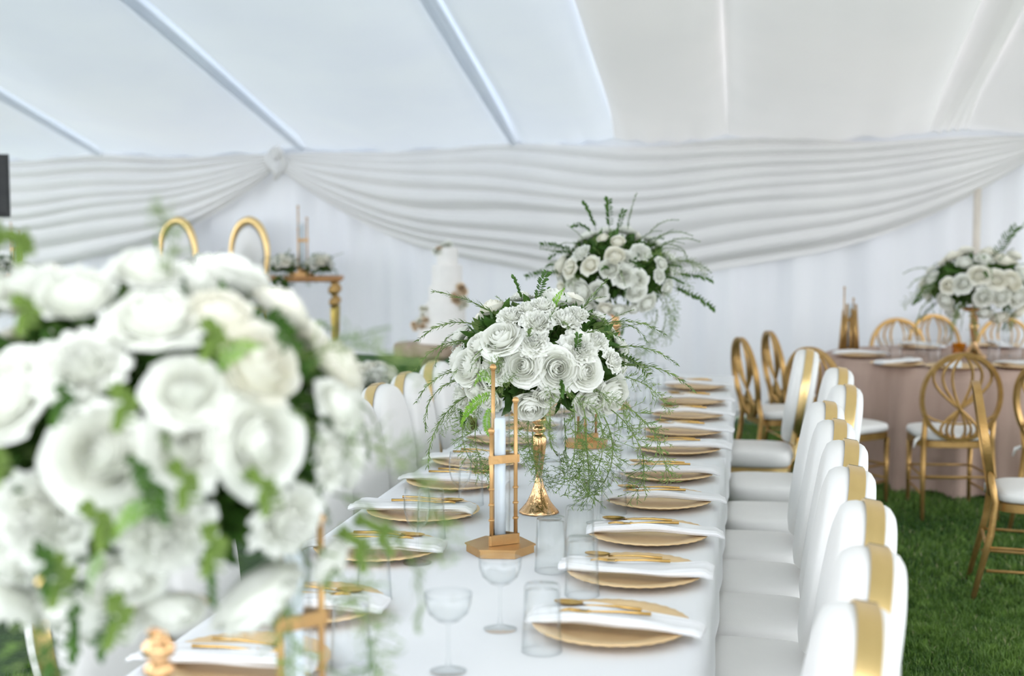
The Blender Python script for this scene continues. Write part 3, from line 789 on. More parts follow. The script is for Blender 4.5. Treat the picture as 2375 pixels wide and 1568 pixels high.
for dx, dz, dy, k, j, nx, nz, sc in ((-0.16, 0.10, .10, 'needle', 1, -1, .45, 1.0), (-0.12, 0.13, .08, 'needle', 0, -1, .7, 0.9), (-0.19, 0.06, .1, 'needle', 1, -1, .2, .9), (-0.2, -0.02, .12, 'needle', 1, -1, .1, .9), (-0.22, -0.05, .12, 'needle', 2, -1, .1, .9),
                                     (-0.20, -0.09, .12, 'needle', 1, -.9, -.4, 1.1), (-0.05, 0.17, .05, 'broad', 0, -.1, 1, .5), (-0.01, 0.17, .05, 'broad', 0, .15, 1, .6), (0.03, 0.14, .12, 'fern', 0, .3, 1, .6),
                                     (0.02, 0.10, .19, 'needle', 1, .1, 1, .6), (0.16, 0.10, .1, 'needle', 1, .9, .5, .9), (0.20, 0.04, .1, 'needle', 1, 1, .3, .9), (0.22, -0.01, .1, 'needle', 1, 1, .25, 1.05), (0.2, -.04, .1, 'lace', 1, 1, .1, .9),
                                     (-0.13, -0.05, .24, 'fern', 2, -.2, .6, .9), (-0.14, -0.08, .23, 'fern', 2, -.3, .0, .9), (-0.14, -0.12, .20, 'fern', 2, -.3, -.5, .7), (-0.2, -0.12, .12, 'lace', 2, -.4, -.6, 1.1), (-0.18, -0.16, .12, 'lace', 2, -.2, -.9, 1.0),
                                     (0.09, -0.10, .20, 'lace', 2, 0.1, -.7, 1.2), (0.12, -0.12, .20, 'lace', 2, .2, -.9, 1.3), (0.15, -0.12, .2, 'lace', 2, .4, -.7, 1.2), (0.2, -0.13, .15, 'lace', 2, .6, -.4, 1.3), (0.22, -0.11, .12, 'lace', 1, .9, -.4, 1.2),
                                     (0.18, -0.15, .15, 'lace', 2, .5, -.9, 1.3), (0.07, -0.16, .10, 'needle', 2, .1, -1, .9), (0.03, -0.15, .1, 'needle', 2, -.2, -1, .8), (-.03, -.15, .12, 'lace', 2, -.2, -1, .9), (-0.06, -.14, .14, 'lace', 2, -.3, -.7, .9),
                                     (0.02, -.05, .24, 'lace', 1, .1, -.2, .7), (0.05, -.06, .24, 'lace', 0, .3, -.1, .7), (-.06, -.02, .24, 'lace', 1, -.2, 0, .6), (0.1, 0.02, .22, 'leaf', 0, 0, 1, .5), (0.13, -.2, .1, 'lace', 2, .1, -1, 1.3), (-.02, -.2, .1, 'lace', 2, -.1, -1, 1.0)):
    if k == 'leaf': k = 'broad'
    ex.append((dx, dz, dy, k, j, nx, nz, sc))
bouquet((b1.x, b1.y, 1.218), 0.25, 0.182, 0.044, 'full white rose and fern bouquet in sharp focus at the centre of the long table', front1, 22, 44, 3, extra=ex, core=1500)
# tall one behind
b2 = at_d(1428, 6.2, TZ + 0.002)
flower_stand((b2.x, b2.y, TS - .001), 'taller gold stand under the second bouquet, behind the centre one', 1.3, 0.48)
def blob(k, cx, cy, lst, sc=1.0): return [((x - cx) / k, -(y - cy) / k, r_ / k * sc, None) for x, y, r_ in lst]
K2 = 492.0
front2 = blob(K2, 1418, 640, [((cx / 2.529 + 900), (cy / 2.529 + 480), cr / 2.529) for cx, cy, cr in ((1280, 300, 62), (1350, 310, 55), (1430, 270, 60), (1250, 370, 60), (1330, 410, 62), (1410, 430, 58), (1090, 280, 62), (1140, 350, 55), (1030, 370, 58), (1100, 500, 75), (1190, 500, 58), (1040, 460, 50), (1400, 500, 60), (1475, 570, 60), (1310, 600, 55), (1240, 600, 50), (1145, 590, 50), (1540, 410, 45), (1590, 480, 50), (1300, 220, 45), (1550, 340, 40), (985, 490, 40), (1400, 600, 42), (1220, 200, 36))], 0.98)
ex2 = [(.17, .16, .12, 'needle', 1, .8, .7, 1.1), (.2, .13, .12, 'needle', 2, 1, .5, 1.1), (.14, .18, .12, 'needle', 1, .5, 1, 1.0), (.22, .06, .12, 'lace', 1, 1, .3, 1.1), (-.12, .18, .12, 'broad', 1, -.5, 1, .9), (0, .2, .12, 'broad', 0, .1, 1, .8), (.16, .1, .2, 'needle', 1, .6, .5, .8), (.2, .02, .18, 'lace', 2, .8, .2, 1), (.2, -.08, .18, 'lace', 2, .7, -.3, 1), (-0.1, .2, .1, 'broad', 0, -.2, 1, 1.1), (-.04, .2, .1, 'broad', 0, .0, 1, 1.2), (.05, .2, .05, 'needle', 0, .1, 1, 1.2), (-.2, .1, .1, 'broad', 0, -.9, .6, 1.1), (-.25, 0, .1, 'broad', 0, -1, .3, 1.2), (.2, .12, .05, 'needle', 1, .8, .8, 1.2), (.25, .05, .1, 'needle', 1, 1, .4, 1.2),
       (.27, 0, .05, 'broad', 0, 1, .2, 1.2), (.25, -.06, .05, 'broad', 0, 1, -.1, 1.5), (.2, -.12, .1, 'lace', 2, .6, -.6, 1.3), (.22, -.16, .1, 'needle', 2, .3, -1, 1.4), (.16, -.2, .1, 'lace', 2, .2, -1, 1.4), (.18, -.16, .15, 'needle', 2, .1, -1, 1.3), (.1, .05, .25, 'lace', 1, .3, .5, .9), (-.05, .02, .28, 'broad', 1, -.2, .4, .6), (.02, -.2, .2, 'broad', 2, 0, -.6, .6)]
ex2 = [e[:7] + (e[7] * (0.72 if e[3] == 'needle' else 0.8),) for e in ex2]
bouquet((b2.x, b2.y, 1.40), 0.265, 0.205, 0.045, 'second white and green bouquet, higher and behind the centre one', front2, 26, 46, 5, extra=ex2, core=1600)
# foreground
KF = 1800.0
bf = at_d(350, 1.69, 0)
flower_stand((bf.x, bf.y, TS - .001), 'gold stand under the blurred foreground bouquet')
frontF = blob(KF, 385, 985, [(50, 690, 105), (195, 850, 95), (55, 960, 105), (60, 1080, 100), (262, 1105, 100), (515, 1140, 92), (745, 1140, 80), (95, 1310, 118), (315, 1320, 112), (640, 1320, 112), (345, 790, 92), (480, 700, 92), (680, 800, 92), (395, 960, 96), (560, 950, 80), (700, 950, 92), (300, 660, 78), (160, 640, 80), (830, 1010, 62), (810, 1240, 60), (600, 700, 70), (450, 1010, 70), (840, 900, 60), (-30, 820, 90), (420, 600, 70), (560, 840, 72), (150, 1200, 70), (420, 1240, 70), (480, 1330, 70)], 1.06)
exF = [((x - 385) / KF, -(y - 985) / KF, dy, 'young', 1, .1, .25, .75) for x, y, dy in ((180, 970, .25), (390, 1085, .26), (330, 1190, .26), (610, 740, .2), (620, 1140, .24), (690, 1040, .2), (230, 690, .2), (560, 1010, .25), (150, 560, .1), (100, 540, .1), (420, 1290, .22), (450, 860, .25), (850, 1200, .1), (880, 1180, .08))] + [(-.15, .2, .1, 'broad', 1, -.2, 1, 1.0), (-.17, .2, .1, 'broad', 0, -.4, 1, .9), (.05, .2, .1, 'lace', 1, .2, 1, .6), (.2, .1, .1, 'lace', 1, 1, .6, .8), (.24, 0, .1, 'lace', 2, 1, .3, 1), (.24, -.06, .1, 'needle', 2, 1, 0, 1), (.22, -.12, .1, 'lace', 2, .6, -.5, 1.2), (.18, -.18, .1, 'lace', 2, .4, -1, 1.3),
       (-.12, -.2, .1, 'lace', 2, -.2, -1, 1.2), (-.08, -.2, .15, 'broad', 2, 0, -1, .9), (0.05, 0.0, .27, 'broad', 1, .1, .3, .5), (.08, -.04, .27, 'fern', 1, -.2, .1, .6), (-.05, -.09, .27, 'broad', 1, .1, .2, .6), (0.02, -.1, .28, 'fern', 2, 0, .2, .5), (-.1, 0, .27, 'broad', 1, 0, .3, .5), (.13, .1, .2, 'fern', 1, .3, .6, .6)]
bouquet((bf.x, bf.y, 1.325), 0.25, 0.205, 0.052, 'large out-of-focus white rose bouquet filling the near left corner', frontF, 30, 36, 9, extra=exF, core=1500)

# ------------------------------------------------------------------ white oval-back chairs
def white_chair():
    r = empty('banquet_chair', (0, 0, 0))
    tl = math.radians(9)
    def fr(x, y, h):   # x across, y up the back (centre 0), h out of the back face towards the sitter
        b_ = y + 0.245
        return (x, -0.195 - b_ * math.sin(tl) + h * math.cos(tl), 0.505 + b_ * math.cos(tl) + h * math.sin(tl))
    A, B = 0.200, 0.247
    def dome(h0, T): return [(0.985, h0 * 0.0), (0.985, h0 + 0.3 * T), (0.965, h0 + 0.6 * T), (0.92, h0 + 0.84 * T), (0.82, h0 + 0.96 * T), (0.6, h0 + T), (0.3, h0 + T * 1.03), (0.02, h0 + T * 1.04)]
    MB().pad(None, A, B, 2.25, dome(0.017, 0.055), 56, fr).build('backrest', M['leather'], r)
    MB().pad(None, A, B, 2.25, [(s, -h) for s, h in dome(0.017, 0.038)], 56, fr).build('back_panel', M['leather'], r)
    # gold band round the rim
    vs = []; fs = []; n = 72
    for sc, h in ((0.975, -0.018), (1.008, -0.020), (1.014, -0.017), (1.014, 0.017), (1.008, 0.020), (0.975, 0.018)):
        for k in range(n):
            t = 2 * PI * k / n; ct, st = math.cos(t), math.sin(t)
            vs.append(fr(A * sc * math.copysign(abs(ct) ** (2 / 2.25), ct), B * sc * math.copysign(abs(st) ** (2 / 2.25), st), h))
    for j in range(5):
        for k in range(n): fs.append((j * n + k, j * n + (k + 1) % n, (j + 1) * n + (k + 1) % n, (j + 1) * n + k))
    band = MB().add(vs, fs).build('gold_band', M['gold'], r, sharp=35); band['label'] = 'flat gold band round the rim'
    sm = MB()
    for t in (PI / 2 - 0.17,):
        ct, st = math.cos(t), math.sin(t); p = Vector(fr(A * 1.015 * abs(ct) ** (2 / 2.25), B * 1.015 * abs(st) ** (2 / 2.25), 0))
        q1 = Vector(fr(A * 1.015 * abs(ct) ** (2 / 2.25), B * 1.015 * abs(st) ** (2 / 2.25), -0.018)); q2 = Vector(fr(A * 1.015 * abs(ct) ** (2 / 2.25), B * 1.015 * abs(st) ** (2 / 2.25), 0.018))
        sm.tube([q1, q2], 0.0008, 6)
    sm.build('band_joint', M['black'], band)
    st_prof = [(0.93, 0.0), (0.985, 0.012), (1.0, 0.035), (0.995, 0.055), (0.97, 0.073), (0.92, 0.083), (0.8, 0.089), (0.5, 0.094), (0.03, 0.096)]
    MB().pad((0, 0.03, 0.40), 0.204, 0.225, 4.2, st_prof, 64).build('seat', M['leather'], r)
    MB().pad((0, 0.03, 0.372), 0.198, 0.216, 5, [(0.96, 0), (1, 0.003), (1, 0.027), (0.97, 0.03)], 48).build('seat_frame', M['gold'], r, sharp=40)
    for sx in (-1, 1):
        MB().tube([(sx * 0.172, 0.215, 0.375), (sx * 0.175, 0.222, 0.0)], [0.017, 0.011], 10).build('leg', M['gold'], r)
        MB().tube([(sx * 0.172, -0.155, 0.375), (sx * 0.175, -0.215, 0.0)], [0.017, 0.011], 10).build('leg', M['gold'], r)
        MB().tube([(sx * 0.12, -0.15, 0.38), (sx * 0.125, -0.205, 0.44), (sx * 0.125, -0.225, 0.56)], [0.014, 0.014, 0.014], 10).build('back_post', M['gold'], r)
    return r
proto = white_chair(); index_kids(proto); first = True
def place_white(x, y, rz, label, group):
    global first
    o = proto if first else copy_tree(proto); first = False
    o.location = (x, y, 0); o.rotation_euler.z = rz
    tag(o, label, 'chair', group); return o
rw = random.Random(4)
tops = ((2018, 1400), (2045, 1266), (2030, 1160), (1990, 1080), (1977, 1018), (1952, 975), (1928, 930), (1974, 891), (1956, 851), (1880, 808))
ys = []
for i, (px, py) in enumerate(tops):
    p = at_z(px, py, 0.998)
    if i == 5: p.y += 0.035
    ys.append(p.y)
    place_white(p.x - 0.275, p.y, PI / 2 + rw.uniform(-0.03, 0.03), 'white oval-back chair with gold band, %s from the near end, right side' % ORD[i], 'white chairs along the right side of the long table')
for i, (px, py) in enumerate(((90, 1320), (330, 1230), (None, 4.12), (None, 4.57), (None, 5.00), (None, 5.44), (None, 5.95), (None, 6.75))):
    if px is None: x, y = -1.45, py
    elif i == 0: x, y = -1.45, 2.62
    elif i == 1: x, y = -1.44, 3.08
    else:
        p = at_z(px, py, 0.998); x, y = p.x, p.y
    place_white(x + 0.275, y, -PI / 2 + rw.uniform(-0.03, 0.03), 'white oval-back chair with gold band, %s from the near end, left side' % ORD[i], 'white chairs along the left side of the long table')

# ------------------------------------------------------------------ round table with gold chairs
TC = at_d(2262, 8.75, 0); TR = 0.98
def round_cloth():
    b = MB(); n = 220; rings = []
    for k in range(8): rings.append(('t', k / 7))
    for k in range(1, 13): rings.append(('s', k / 12))
    vs = []; fs = []
    for kind, t in rings:
        for k in range(n):
            a = 2 * PI * k / n
            if kind == 't': R = max(0.01, TR * t); z = 0.765
            else:
                fold = 0.5 + 0.5 * math.sin(a * 17 + 1.5 * math.sin(a * 3)); fold = fold * 0.7 + 0.3 * (0.5 + 0.5 * math.sin(a * 41 + 2 * math.sin(a * 5)))
                R = TR + 0.012 + 0.16 * t * fold - 0.03 * t; z = 0.765 - 0.012 - (0.735 + 0.012 * math.sin(a * 17)) * t
            vs.append((R * math.cos(a), R * math.sin(a), z))
    for j in range(len(rings) - 1):
        for k in range(n): fs.append((j * n + k, j * n + (k + 1) % n, (j + 1) * n + (k + 1) % n, (j + 1) * n + k))
    o = b.add(vs, fs).build('round_tablecloth', M['pink']); o.location = (TC.x, TC.y, 0)
    tag(o, 'dusty pink velvet cloth falling in folds over the round table', 'tablecloth')
    r = empty('round_table', (TC.x, TC.y, 0)); tag(r, 'round table hidden beneath the dusty pink velvet cloth', 'table')
    MB().lathe([(0.94, 0.73), (0.955, 0.735), (0.955, 0.755), (0.94, 0.76)], 64).build('tabletop', M['wood'], r)
    for k in range(4):
        a = PI / 4 + k * PI / 2; MB().tube([(0.6 * math.cos(a), 0.6 * math.sin(a), 0.73), (0.6 * math.cos(a), 0.6 * math.sin(a), 0)], 0.02, 10).build('leg', M['steel'], r)
round_cloth()
def gold_chair():
    r = empty('gold_oval_back_chair', (0, 0, 0)); g = M['antique']
    tl = math.radians(9)
    def fr(x, b_, h=0): return Vector((x, -0.19 - b_ * math.sin(tl) + h, 0.44 + b_ * math.cos(tl)))
    A, B = 0.212, 0.245; C = 0.25
    n = 56
    def band(a_, b_, cx, cb, w_, t_):
        vs = []; fs = []
        for da, hh in ((-t_, -w_), (t_, -w_), (t_, w_), (-t_, w_)):
            for k in range(n):
                t = 2 * PI * k / n; vs.append(fr(cx + (a_ + da) * math.cos(t), cb + (b_ + da) * math.sin(t), hh))
        for j in range(4):
            for k in range(n): fs.append((j * n + k, j * n + (k + 1) % n, ((j + 1) % 4) * n + (k + 1) % n, ((j + 1) % 4) * n + k))
        return vs, fs
    ring = MB().add(*band(A, B, 0, C, 0.016, 0.011)).build('back_frame', g, r, sharp=35)
    lat = MB()
    for k in (-1, 1):
        for m in (0.32, 0.62, 0.92):
            pts = []
            for i in range(25):
                t = i / 24; z = B * 0.985 * math.cos(PI * t)
                env = math.sqrt(max(0, 1 - (z / B) ** 2)); x = k * A * m * 0.98 * env * math.sin(1.55 * PI * t + 0.25) * (1.0)
                pts.append(fr(x, C + z, 0.0035 * k))
            lat.tube(pts, 0.0085, 6)
        lat.tube([fr(k * A * 0.97 * math.cos(t), C - 0.06 + B * 0.55 * math.sin(t) * 0.7, 0.002 * k) for t in [PI + k * 0 + PI * i / 12 for i in range(13)]], 0.0055, 6)
    lt = lat.build('lattice', g, r)
    MB().pad((0, 0.02, 0.438), 0.21, 0.205, 4.5, [(0.95, 0), (1, 0.008), (1, 0.03), (0.97, 0.042), (0.85, 0.05), (0.5, 0.054), (0.05, 0.055)], 48).build('seat_cushion', M['leather'], r)
    MB().tube([(-0.2, -0.17, 0.455), (-0.235, -0.2, 0.44), (-0.245, -0.205, 0.40)], [0.012, 0.010, 0.004], 6).build('cushion_tie', M['leather'], r)
    MB().pad((0, 0.02, 0.395), 0.205, 0.2, 5, [(0.95, 0), (1, 0.004), (1, 0.038), (0.97, 0.042)], 40).build('seat_frame', g, r, sharp=40)
    for sx in (-1, 1):
        MB().tube([(sx * 0.175, 0.19, 0.40), (sx * 0.175, 0.195, 0.0)], [0.016, 0.011], 10).build('leg', g, r)
        MB().tube([tuple(fr(sx * 0.185, 0.14)), (sx * 0.185, -0.185, 0.44), (sx * 0.19, -0.2, 0.30), (sx * 0.205, -0.27, 0.0)], [0.014, 0.016, 0.016, 0.011], 10).build('leg', g, r)
        for z in (0.14, 0.24): MB().tube([(sx * 0.175, 0.19, z), (sx * 0.195, -0.215, z)], 0.007, 8).build('stretcher', g, r)
    for z in (0.24,): MB().tube([(-0.195, -0.215, z), (0.195, -0.215, z)], 0.007, 8).build('stretcher', g, r)
    for z in (0.16, 0.24): MB().tube([(-0.175, 0.19, z), (0.175, 0.19, z)], 0.007, 8).build('stretcher', g, r)
    return r
gp = gold_chair(); index_kids(gp); gfirst = True
def place_gold(pos, face, label, group='gold oval-back chairs round the pink table'):
    "pos = where the seat stands, face = direction the sitter looks"
    global gfirst
    o = gp if gfirst else copy_tree(gp); gfirst = False
    o.location = (pos.x, pos.y, 0); o.rotation_euler.z = math.atan2(-face.x, face.y)
    tag(o, label, 'chair', group); return o
def face_table(p): return (TC - p).normalized()
def gold_at(px, d, face, label, group='gold oval-back chairs round the pink table'):
    f = face if face else face_table(at_d(px, d, 0))
    pos = at_d(px, d, 0) + f * 0.23      # px, d give the back of the chair
    return place_gold(pos, f, label, group)
gold_at(2236, 7.20, (FW * 0.97 + RT * 0.06).normalized(), 'gold chair with lattice oval back seen from behind, in front of the pink cloth')
gold_at(1893, 7.55, (FW * 0.55 + RT * 0.85).normalized(), 'gold chair turned sideways, partly hidden by the white chair backs')
gold_at(1732, 8.25, (FW * 0.15 + RT * 1.0).normalized(), 'gold chair seen edge on, closest to the end of the long table')
gold_at(1798, 8.8, (FW * 0.1 + RT * 1.0).normalized(), 'gold chair seen edge on between the first one and the tall candle bundle')
gold_at(2086, 10.15, (-FW * 0.95 + RT * 0.05).normalized(), 'gold arch-backed chair on the far side of the pink table, behind the glasses')
gold_at(2170, 10.62, (-FW * 1.0 + RT * 0.1).normalized(), 'gold chair farthest back against the curtain, left of the right bouquet')
gold_at(2335, 10.3, (-FW * 1 - RT * 0.1).normalized(), 'gold chair behind the right bouquet stand')
gold_at(2291, 5.75, (RT * 1.0 - FW * 0.30).normalized(), 'gold chair seen from the side at the right edge, on the open grass', 'gold chairs at the right edge')
gold_at(2446, 6.75, (RT * 0.85 + FW * 0.5).normalized(), 'gold chair cut by the right edge of the frame, behind the side-on one', 'gold chairs at the right edge')
# on the round table
def on_table(px, d): q = at_d(px, d, 0); return q
RZ = 0.767
for i, (px, d, wd, rz) in enumerate(((1998, 8.75, 'leftmost', 0.3), (2085, 8.15, 'nearest left', 0.8), (2215, 7.98, 'behind the lattice chair back', 1.4), (2370, 8.0, 'nearest right', 2.2), (2140, 9.4, 'far left', -0.6), (2320, 9.5, 'far right', -1.4))):
    q = on_table(px, d)
    lay('charger_plate', CHG, q.x, q.y, RZ, 0, 'gold charger on the pink round table, ' + wd, 'plate', 'chargers on the pink table')
    lay('napkin', NAP[i % 5], q.x, q.y, RZ - 0.001, rz, 'white napkin on the pink round table, ' + wd, 'napkin', 'napkins on the pink table')
for i, (px, d, k, lb) in enumerate(((2052, 8.75, 't', 'leftmost upturned tumbler on the pink table'), (2082, 8.6, 't', 'second upturned tumbler from the left on the pink table'), (2110, 8.85, 'w', 'stemmed glass between the tumblers on the pink table'), (2142, 8.9, 't', 'upturned tumbler left of the amber votive'),
                                (2172, 8.5, 't', 'upturned tumbler in front of the amber votive'), (2200, 8.75, 'w', 'stemmed glass just left of the amber votive'), (2310, 8.45, 't', 'upturned tumbler right of the right stand'), (2340, 8.8, 'w', 'stemmed glass right of the right stand'), (2360, 8.5, 't', 'rightmost tumbler on the pink table'))):
    q = on_table(px, d); me, nm = (TUM, 'tumbler') if k == 't' else (WIN, 'wine_glass')
    lay(nm, me, q.x, q.y, RZ - 0.001, i, lb, 'glass', 'glasses on the pink table')
q = on_table(2228, 8.85)
v = empty('votive_holder', (q.x, q.y, RZ)); tag(v, 'small amber glass votive holder left of the gold stand on the pink table', 'candle holder')
MB().lathe([(0, 0), (0.04, 0), (0.042, 0.004), (0.048, 0.085), (0.046, 0.085), (0.04, 0.006), (0, 0.004)], 28, cap=False).build('cup', M['amber'], v)
MB().lathe([(0.038, 0.006), (0.042, 0.055), (0, 0.055)], 24).build('wax', M['dried'], v)
# bundle of rods with glass (far candle cluster)
q = on_table(1972, 9.0)
v = candle_stand((q.x, q.y, RZ), 'tall bronze candle bundle standing at the left edge of the pink table', 0.8, 0.95, 'antique', None)
for k in range(11):
    a = 2 * PI * k / 11; h = (0.30, 0.24, 0.34, 0.26)[k % 4]
    MB().tube([(0.062 * math.cos(a), 0.062 * math.sin(a), 0.0225), (0.042 * math.cos(a), 0.042 * math.sin(a), h)], [0.011, 0.008], 6).build('reed', M['antique'], v)
q = TC
flower_stand((TC.x, TC.y, RZ), 'rose-gold stand in the middle of the pink round table', 1.5, 0.33)
b3 = blob(348.0, 2275, 668, [(2180, 700, 24), (2205, 660, 24), (2240, 640, 26), (2275, 650, 25), (2310, 655, 27), (2345, 640, 24), (2215, 615, 20), (2260, 605, 22), (2300, 610, 24), (2340, 600, 20), (2250, 690, 24), (2290, 690, 24), (2330, 690, 26), (2365, 680, 24), (2200, 730, 22), (2300, 735, 24), (2260, 725, 20), (2350, 725, 22), (2180, 665, 20), (2370, 640, 22)], 0.92)
bouquet((TC.x + 0.02, TC.y, 1.245), 0.33, 0.22, 0.055, 'white and green bouquet on the pink round table at the right', b3, 26, 44, 12, sp=1.5, core=1400,
        extra=[(.05, .18, .1, 'broad', 0, .3, 1, 1.5), (.1, .18, .1, 'needle', 0, .3, 1, 1.6), (-.28, 0, .1, 'broad', 1, -1, .3, 1.2), (-.26, -.05, .1, 'needle', 2, -1, 0, 1.5), (-.3, .05, .1, 'needle', 1, -1, .4, 1.2)])

# ------------------------------------------------------------------ cake and its table
CK = at_d(1002, 10.7, 0)
def cake():
    t = empty('cake_table', (CK.x, CK.y, 0)); tag(t, 'round bark-edged wooden cake table with a thick trunk foot', 'table')
    b = MB(); n = 72; vs = []; fs = []
    for s_, z in ((0.96, 0.60), (1.0, 0.61), (1.0, 0.69), (0.97, 0.70)):
        for k in range(n):
            a = 2 * PI * k / n; R = 0.31 * s_ + 0.006 * math.sin(a * 23) + 0.004 * math.sin(a * 9); vs.append((R * math.cos(a), R * math.sin(a), z))
    for j in range(3):
        for k in range(n): fs.append((j * n + k, j * n + (k + 1) % n, (j + 1) * n + (k + 1) % n, (j + 1) * n + k))
    fs += [tuple(reversed(range(n))), tuple(3 * n + k for k in range(n))]
    b.add(vs, fs).build('tabletop', M['wood'], t, sharp=50)
    MB().lathe([(0.15, 0.0), (0.12, 0.03), (0.085, 0.12), (0.08, 0.45), (0.10, 0.56), (0.13, 0.60)], 24).build('trunk_foot', M['wood'], t)
    c = empty('wedding_cake', (CK.x + 0.10, CK.y, 0.701)); tag(c, 'tall tiered white wedding cake with gold dried petals on the wooden table', 'cake')
    z = 0
    for R, h, off in ((0.21, 0.13, 0), (0.165, 0.21, 0.02), (0.145, 0.13, 0.03), (0.125, 0.17, 0.04), (0.085, 0.14, 0.05)):
        MB().lathe([(R, 0), (R + 0.003, 0.006), (R, 0.014), (R, h - 0.012), (R - 0.006, h - 0.003), (R - 0.015, h), (0, h)], 48, (off * 0.6, 0, z)).build('cake_tier', M['icing'], c); z += h
    rr = random.Random(8)
    for (dx, zz, R, nn, mt) in ((0.14, 0.40, 0.07, 9, 'dried'), (0.13, 0.33, 0.055, 6, 'petal_cream'), (-0.19, 0.17, 0.05, 6, 'dried'), (-0.18, 0.24, 0.05, 4, 'petal_cream'), (-0.02, 0.80, 0.065, 5, 'petal'), (-0.03, 0.76, 0.03, 3, 'dried')):
        for k in range(nn):
            me = inst('sugar_flower', ROSES[(k + 3) % 7].copy(), c, mtx=Matrix.Translation(RT * (dx + rr.uniform(-R, R)) + TOCAM * (0.10 + rr.uniform(0, 0.05)) * (0.9 if abs(dx) > .1 else .5) + Vector((0, 0, zz + rr.uniform(-R, R)))) @ orient(TOCAM + Vector((rr.uniform(-.5, .5), 0, rr.uniform(-.2, .6)))) @ Matrix.Scale(R * 0.5, 4))
            me.data.materials.clear(); me.data.materials.append(M[mt])
cake()

# flowers on the head table and at the stage front
bouquet(at_d(660, 12.0, SZ + 0.86), 0.12, 0.09, 0.042, 'low white posy left of the candle stand on the head table', (), 16, 14, 31, core=250, low=-0.6, group='low posies on the head table')
bouquet(at_d(742, 12.0, SZ + 0.86), 0.12, 0.09, 0.042, 'low white posy at the right corner of the head table', (), 16, 14, 32, core=250, low=-0.6, group='low posies on the head table')
bouquet(at_d(470, 11.85, SZ + 0.85), 0.15, 0.09, 0.042, 'leafy white posy between the two tall chairs on the head table', (), 16, 22, 33, core=300, low=-0.6, group='low posies on the head table')
bouquet(at_d(5, 11.7, SZ + 0.85), 0.16, 0.09, 0.042, 'white posy at the far left of the head table', (), 16, 18, 34, core=250, low=-0.6, group='low posies on the head table')
bouquet(at_d(650, 11.62, SZ + 0.66), 0.05, 0.10, 0.018, 'small green spray hanging at the front edge of the head table', (), 5, 12, 36, kinds=('broad',), core=120, low=-0.6)
def pedestal(px, d, zt, label, seed):
    q = at_d(px, d, 0)
    o = MB().lathe([(0.14, 0), (0.14, 0.02), (0.10, 0.05), (0.09, zt - 0.1), (0.14, zt - 0.02), (0.15, zt)], 28).build('flower_pedestal', M['cloth']); o.location = q
    tag(o, 'white pedestal under the ' + label.split(',')[0], 'stand')
    bouquet((q.x, q.y, zt + 0.12), 0.16, 0.13, 0.055, label, (), 22, 12, seed, core=350, low=-0.7, group='aisle posies in front of the stage')
pedestal(862, 9.3, 0.42, 'ball of white roses in front of the stage, behind the left chairs', 41)
pedestal(775, 9.0, 0.42, 'white rose ball beside the big blurred bouquet edge', 42)
def puffy(px, d, label, s):
    q = at_d(px, d, 0); b = MB()
    b.grid(lambda u, v: ((0.30 - 0.22 * v ** 2 + 0.02 * math.sin(u * 2 * PI * 7) * (1 - v)) * math.cos(2 * PI * u), (0.30 - 0.22 * v ** 2 + 0.02 * math.sin(u * 2 * PI * 7) * (1 - v)) * math.sin(2 * PI * u), 0.002 + 0.55 * math.sin(v * PI / 2) + 0.03 * noise.noise(Vector((math.cos(2 * PI * u) * 2, math.sin(2 * PI * u) * 2, v * 3)))), 90, 20, cu=True)
    b.f.append(tuple(19 * 90 + k for k in range(90)))
    o = b.build('draped_pouf', M['cloth']); o.location = q; tag(o, label, 'pouf')
puffy(928, 8.6, 'white cloth-draped pouf behind the left row of chairs', 1)

# loudspeaker at the left edge
SP = at_d(-15, 9.0, 0)
def speaker():
    st = empty('speaker_stand', (SP.x, SP.y, 0)); tag(st, 'black tripod pole under the loudspeaker at the left edge', 'stand')
    MB().tube([(0, 0, 0.12), (0, 0, 1.70)], 0.018, 12).build('pole', M['black'], st)
    MB().lathe([(0.03, 0.65), (0.035, 0.66), (0.035, 0.74), (0.03, 0.75)], 16).build('collar', M['black'], st)
    for k in range(3):
        a = k * 2 * PI / 3 + 0.4; MB().tube([(0.03 * math.cos(a), 0.03 * math.sin(a), 0.7), (0.5 * math.cos(a), 0.5 * math.sin(a), 0.01)], 0.012, 8).build('leg', M['black'], st)
    s = empty('loudspeaker', (SP.x, SP.y, 1.701), YAW + 0.25); tag(s, 'black loudspeaker cut off by the left edge above the flowers', 'speaker')
    vs = [(x * (0.14 if y < 0 else 0.09), y * 0.14, z) for z in (0, 0.42) for x, y in ((-1, -1), (1, -1), (1, 1), (-1, 1))]
    MB().add(vs, [(3, 2, 1, 0), (4, 5, 6, 7), (0, 1, 5, 4), (1, 2, 6, 5), (2, 3, 7, 6), (3, 0, 4, 7)]).build('cabinet', M['black'], s, smooth=False)
    MB().box((0, -0.144, 0.21), (0.25, 0.008, 0.38), bev=0.003).build('grille', M['black'], s, smooth=False)
    q = RT * 0.06
    tb = MB().tube([(SP.x + q.x, SP.y + q.y - .15, 1.72), (SP.x + q.x * 1.3, SP.y + q.y - .17, 1.62), (SP.x + q.x * 1.1, SP.y + q.y - .18, 1.5), (SP.x, SP.y - .12, 1.2), (SP.x, SP.y - .05, 0.9)], 0.0035, 6).build('speaker_cable', M['black'])
    tag(tb, 'thin black cable hanging from the loudspeaker', 'cable')
speaker()

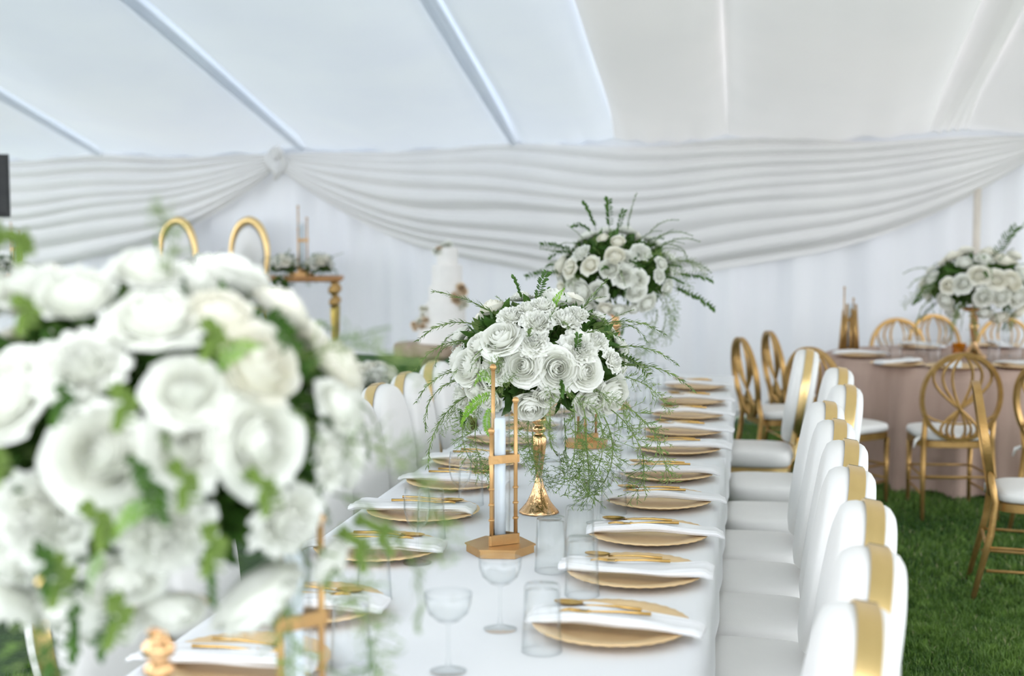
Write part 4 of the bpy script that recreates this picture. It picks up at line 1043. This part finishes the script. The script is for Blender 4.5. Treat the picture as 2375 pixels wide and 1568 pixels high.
# ------------------------------------------------------------------ grass
def grass():
    rng = np.random.default_rng(3)
    parts = []
    def area(n, x0, x1, y0, y1, h0, h1, w):
        return np.stack([rng.uniform(x0, x1, n), rng.uniform(y0, y1, n), rng.uniform(h0, h1, n), np.full(n, w)], 1)
    P = np.concatenate([area(150000, 0.42, 2.3, 2.6, 6.0, 0.018, 0.042, 0.0022), area(90000, 0.1, 4.2, 6.0, 9.5, 0.02, 0.045, 0.004), area(30000, -2.6, -1.2, 2.0, 5.5, 0.018, 0.045, 0.003), area(30000, -4.5, 0.3, 7.5, 11, 0.02, 0.045, 0.005)])
    dT = np.hypot(P[:, 0] - TC.x, P[:, 1] - TC.y); dc = P[:, 0] * FW.x + P[:, 1] * FW.y
    P = P[(dT > 0.95) & (dc < 11.3) & (np.hypot(P[:, 0] - CK.x, P[:, 1] - CK.y) > 0.16)]
    n = len(P)
    az = rng.uniform(0, 2 * np.pi, n); lean = rng.uniform(0.1, 1.0, n) ** 1.2; la = rng.uniform(0, 2 * np.pi, n)
    pn = np.array([noise.noise(Vector((a * 1.7, b * 1.7, 0))) for a, b in P[:, :2]]); pf = np.array([noise.noise(Vector((a * 14, b * 14, 5))) for a, b in P[:, :2]])
    h = P[:, 2] * (1 + 0.5 * pn + 0.5 * pf)
    V = np.zeros((n, 5, 3))
    cx, sx = np.cos(az) * P[:, 3], np.sin(az) * P[:, 3]; lx, ly = np.cos(la) * lean * h, np.sin(la) * lean * h
    V[:, 0] = np.stack([P[:, 0] - cx, P[:, 1] - sx, np.zeros(n)], 1); V[:, 1] = np.stack([P[:, 0] + cx, P[:, 1] + sx, np.zeros(n)], 1)
    V[:, 2] = np.stack([P[:, 0] + cx * .7 + lx * .35, P[:, 1] + sx * .7 + ly * .35, h * .6], 1); V[:, 3] = np.stack([P[:, 0] - cx * .7 + lx * .35, P[:, 1] - sx * .7 + ly * .35, h * .6], 1)
    V[:, 4] = np.stack([P[:, 0] + lx, P[:, 1] + ly, h * (1.05 - .3 * lean)], 1)
    me = bpy.data.meshes.new('grass'); me.vertices.add(n * 5); me.vertices.foreach_set('co', V.reshape(-1))
    base = (np.arange(n) * 5)[:, None]
    loops = (base + np.array([0, 1, 2, 3, 3, 2, 4])[None]).reshape(-1)
    me.loops.add(n * 7); me.loops.foreach_set('vertex_index', loops.astype(np.int32))
    me.polygons.add(n * 2); st = ((np.arange(n) * 7)[:, None] + np.array([0, 4])[None]).reshape(-1)
    me.polygons.foreach_set('loop_start', st.astype(np.int32))
    me.update(calc_edges=True)
    tone = np.clip(0.42 + 0.5 * pn + 0.35 * pf + rng.normal(0, 0.16, n), 0, 0.95); tone[rng.random(n) < 0.012] = 1.0
    att = me.attributes.new('tone', 'FLOAT', 'POINT'); att.data.foreach_set('value', np.repeat(tone, 5).astype(np.float32))
    me.materials.append(M['blade'])
    o = bpy.data.objects.new('grass', me); COL.objects.link(o)
    o['kind'] = 'stuff'; tag(o, 'short green lawn under the chairs and round table', 'grass')
grass()
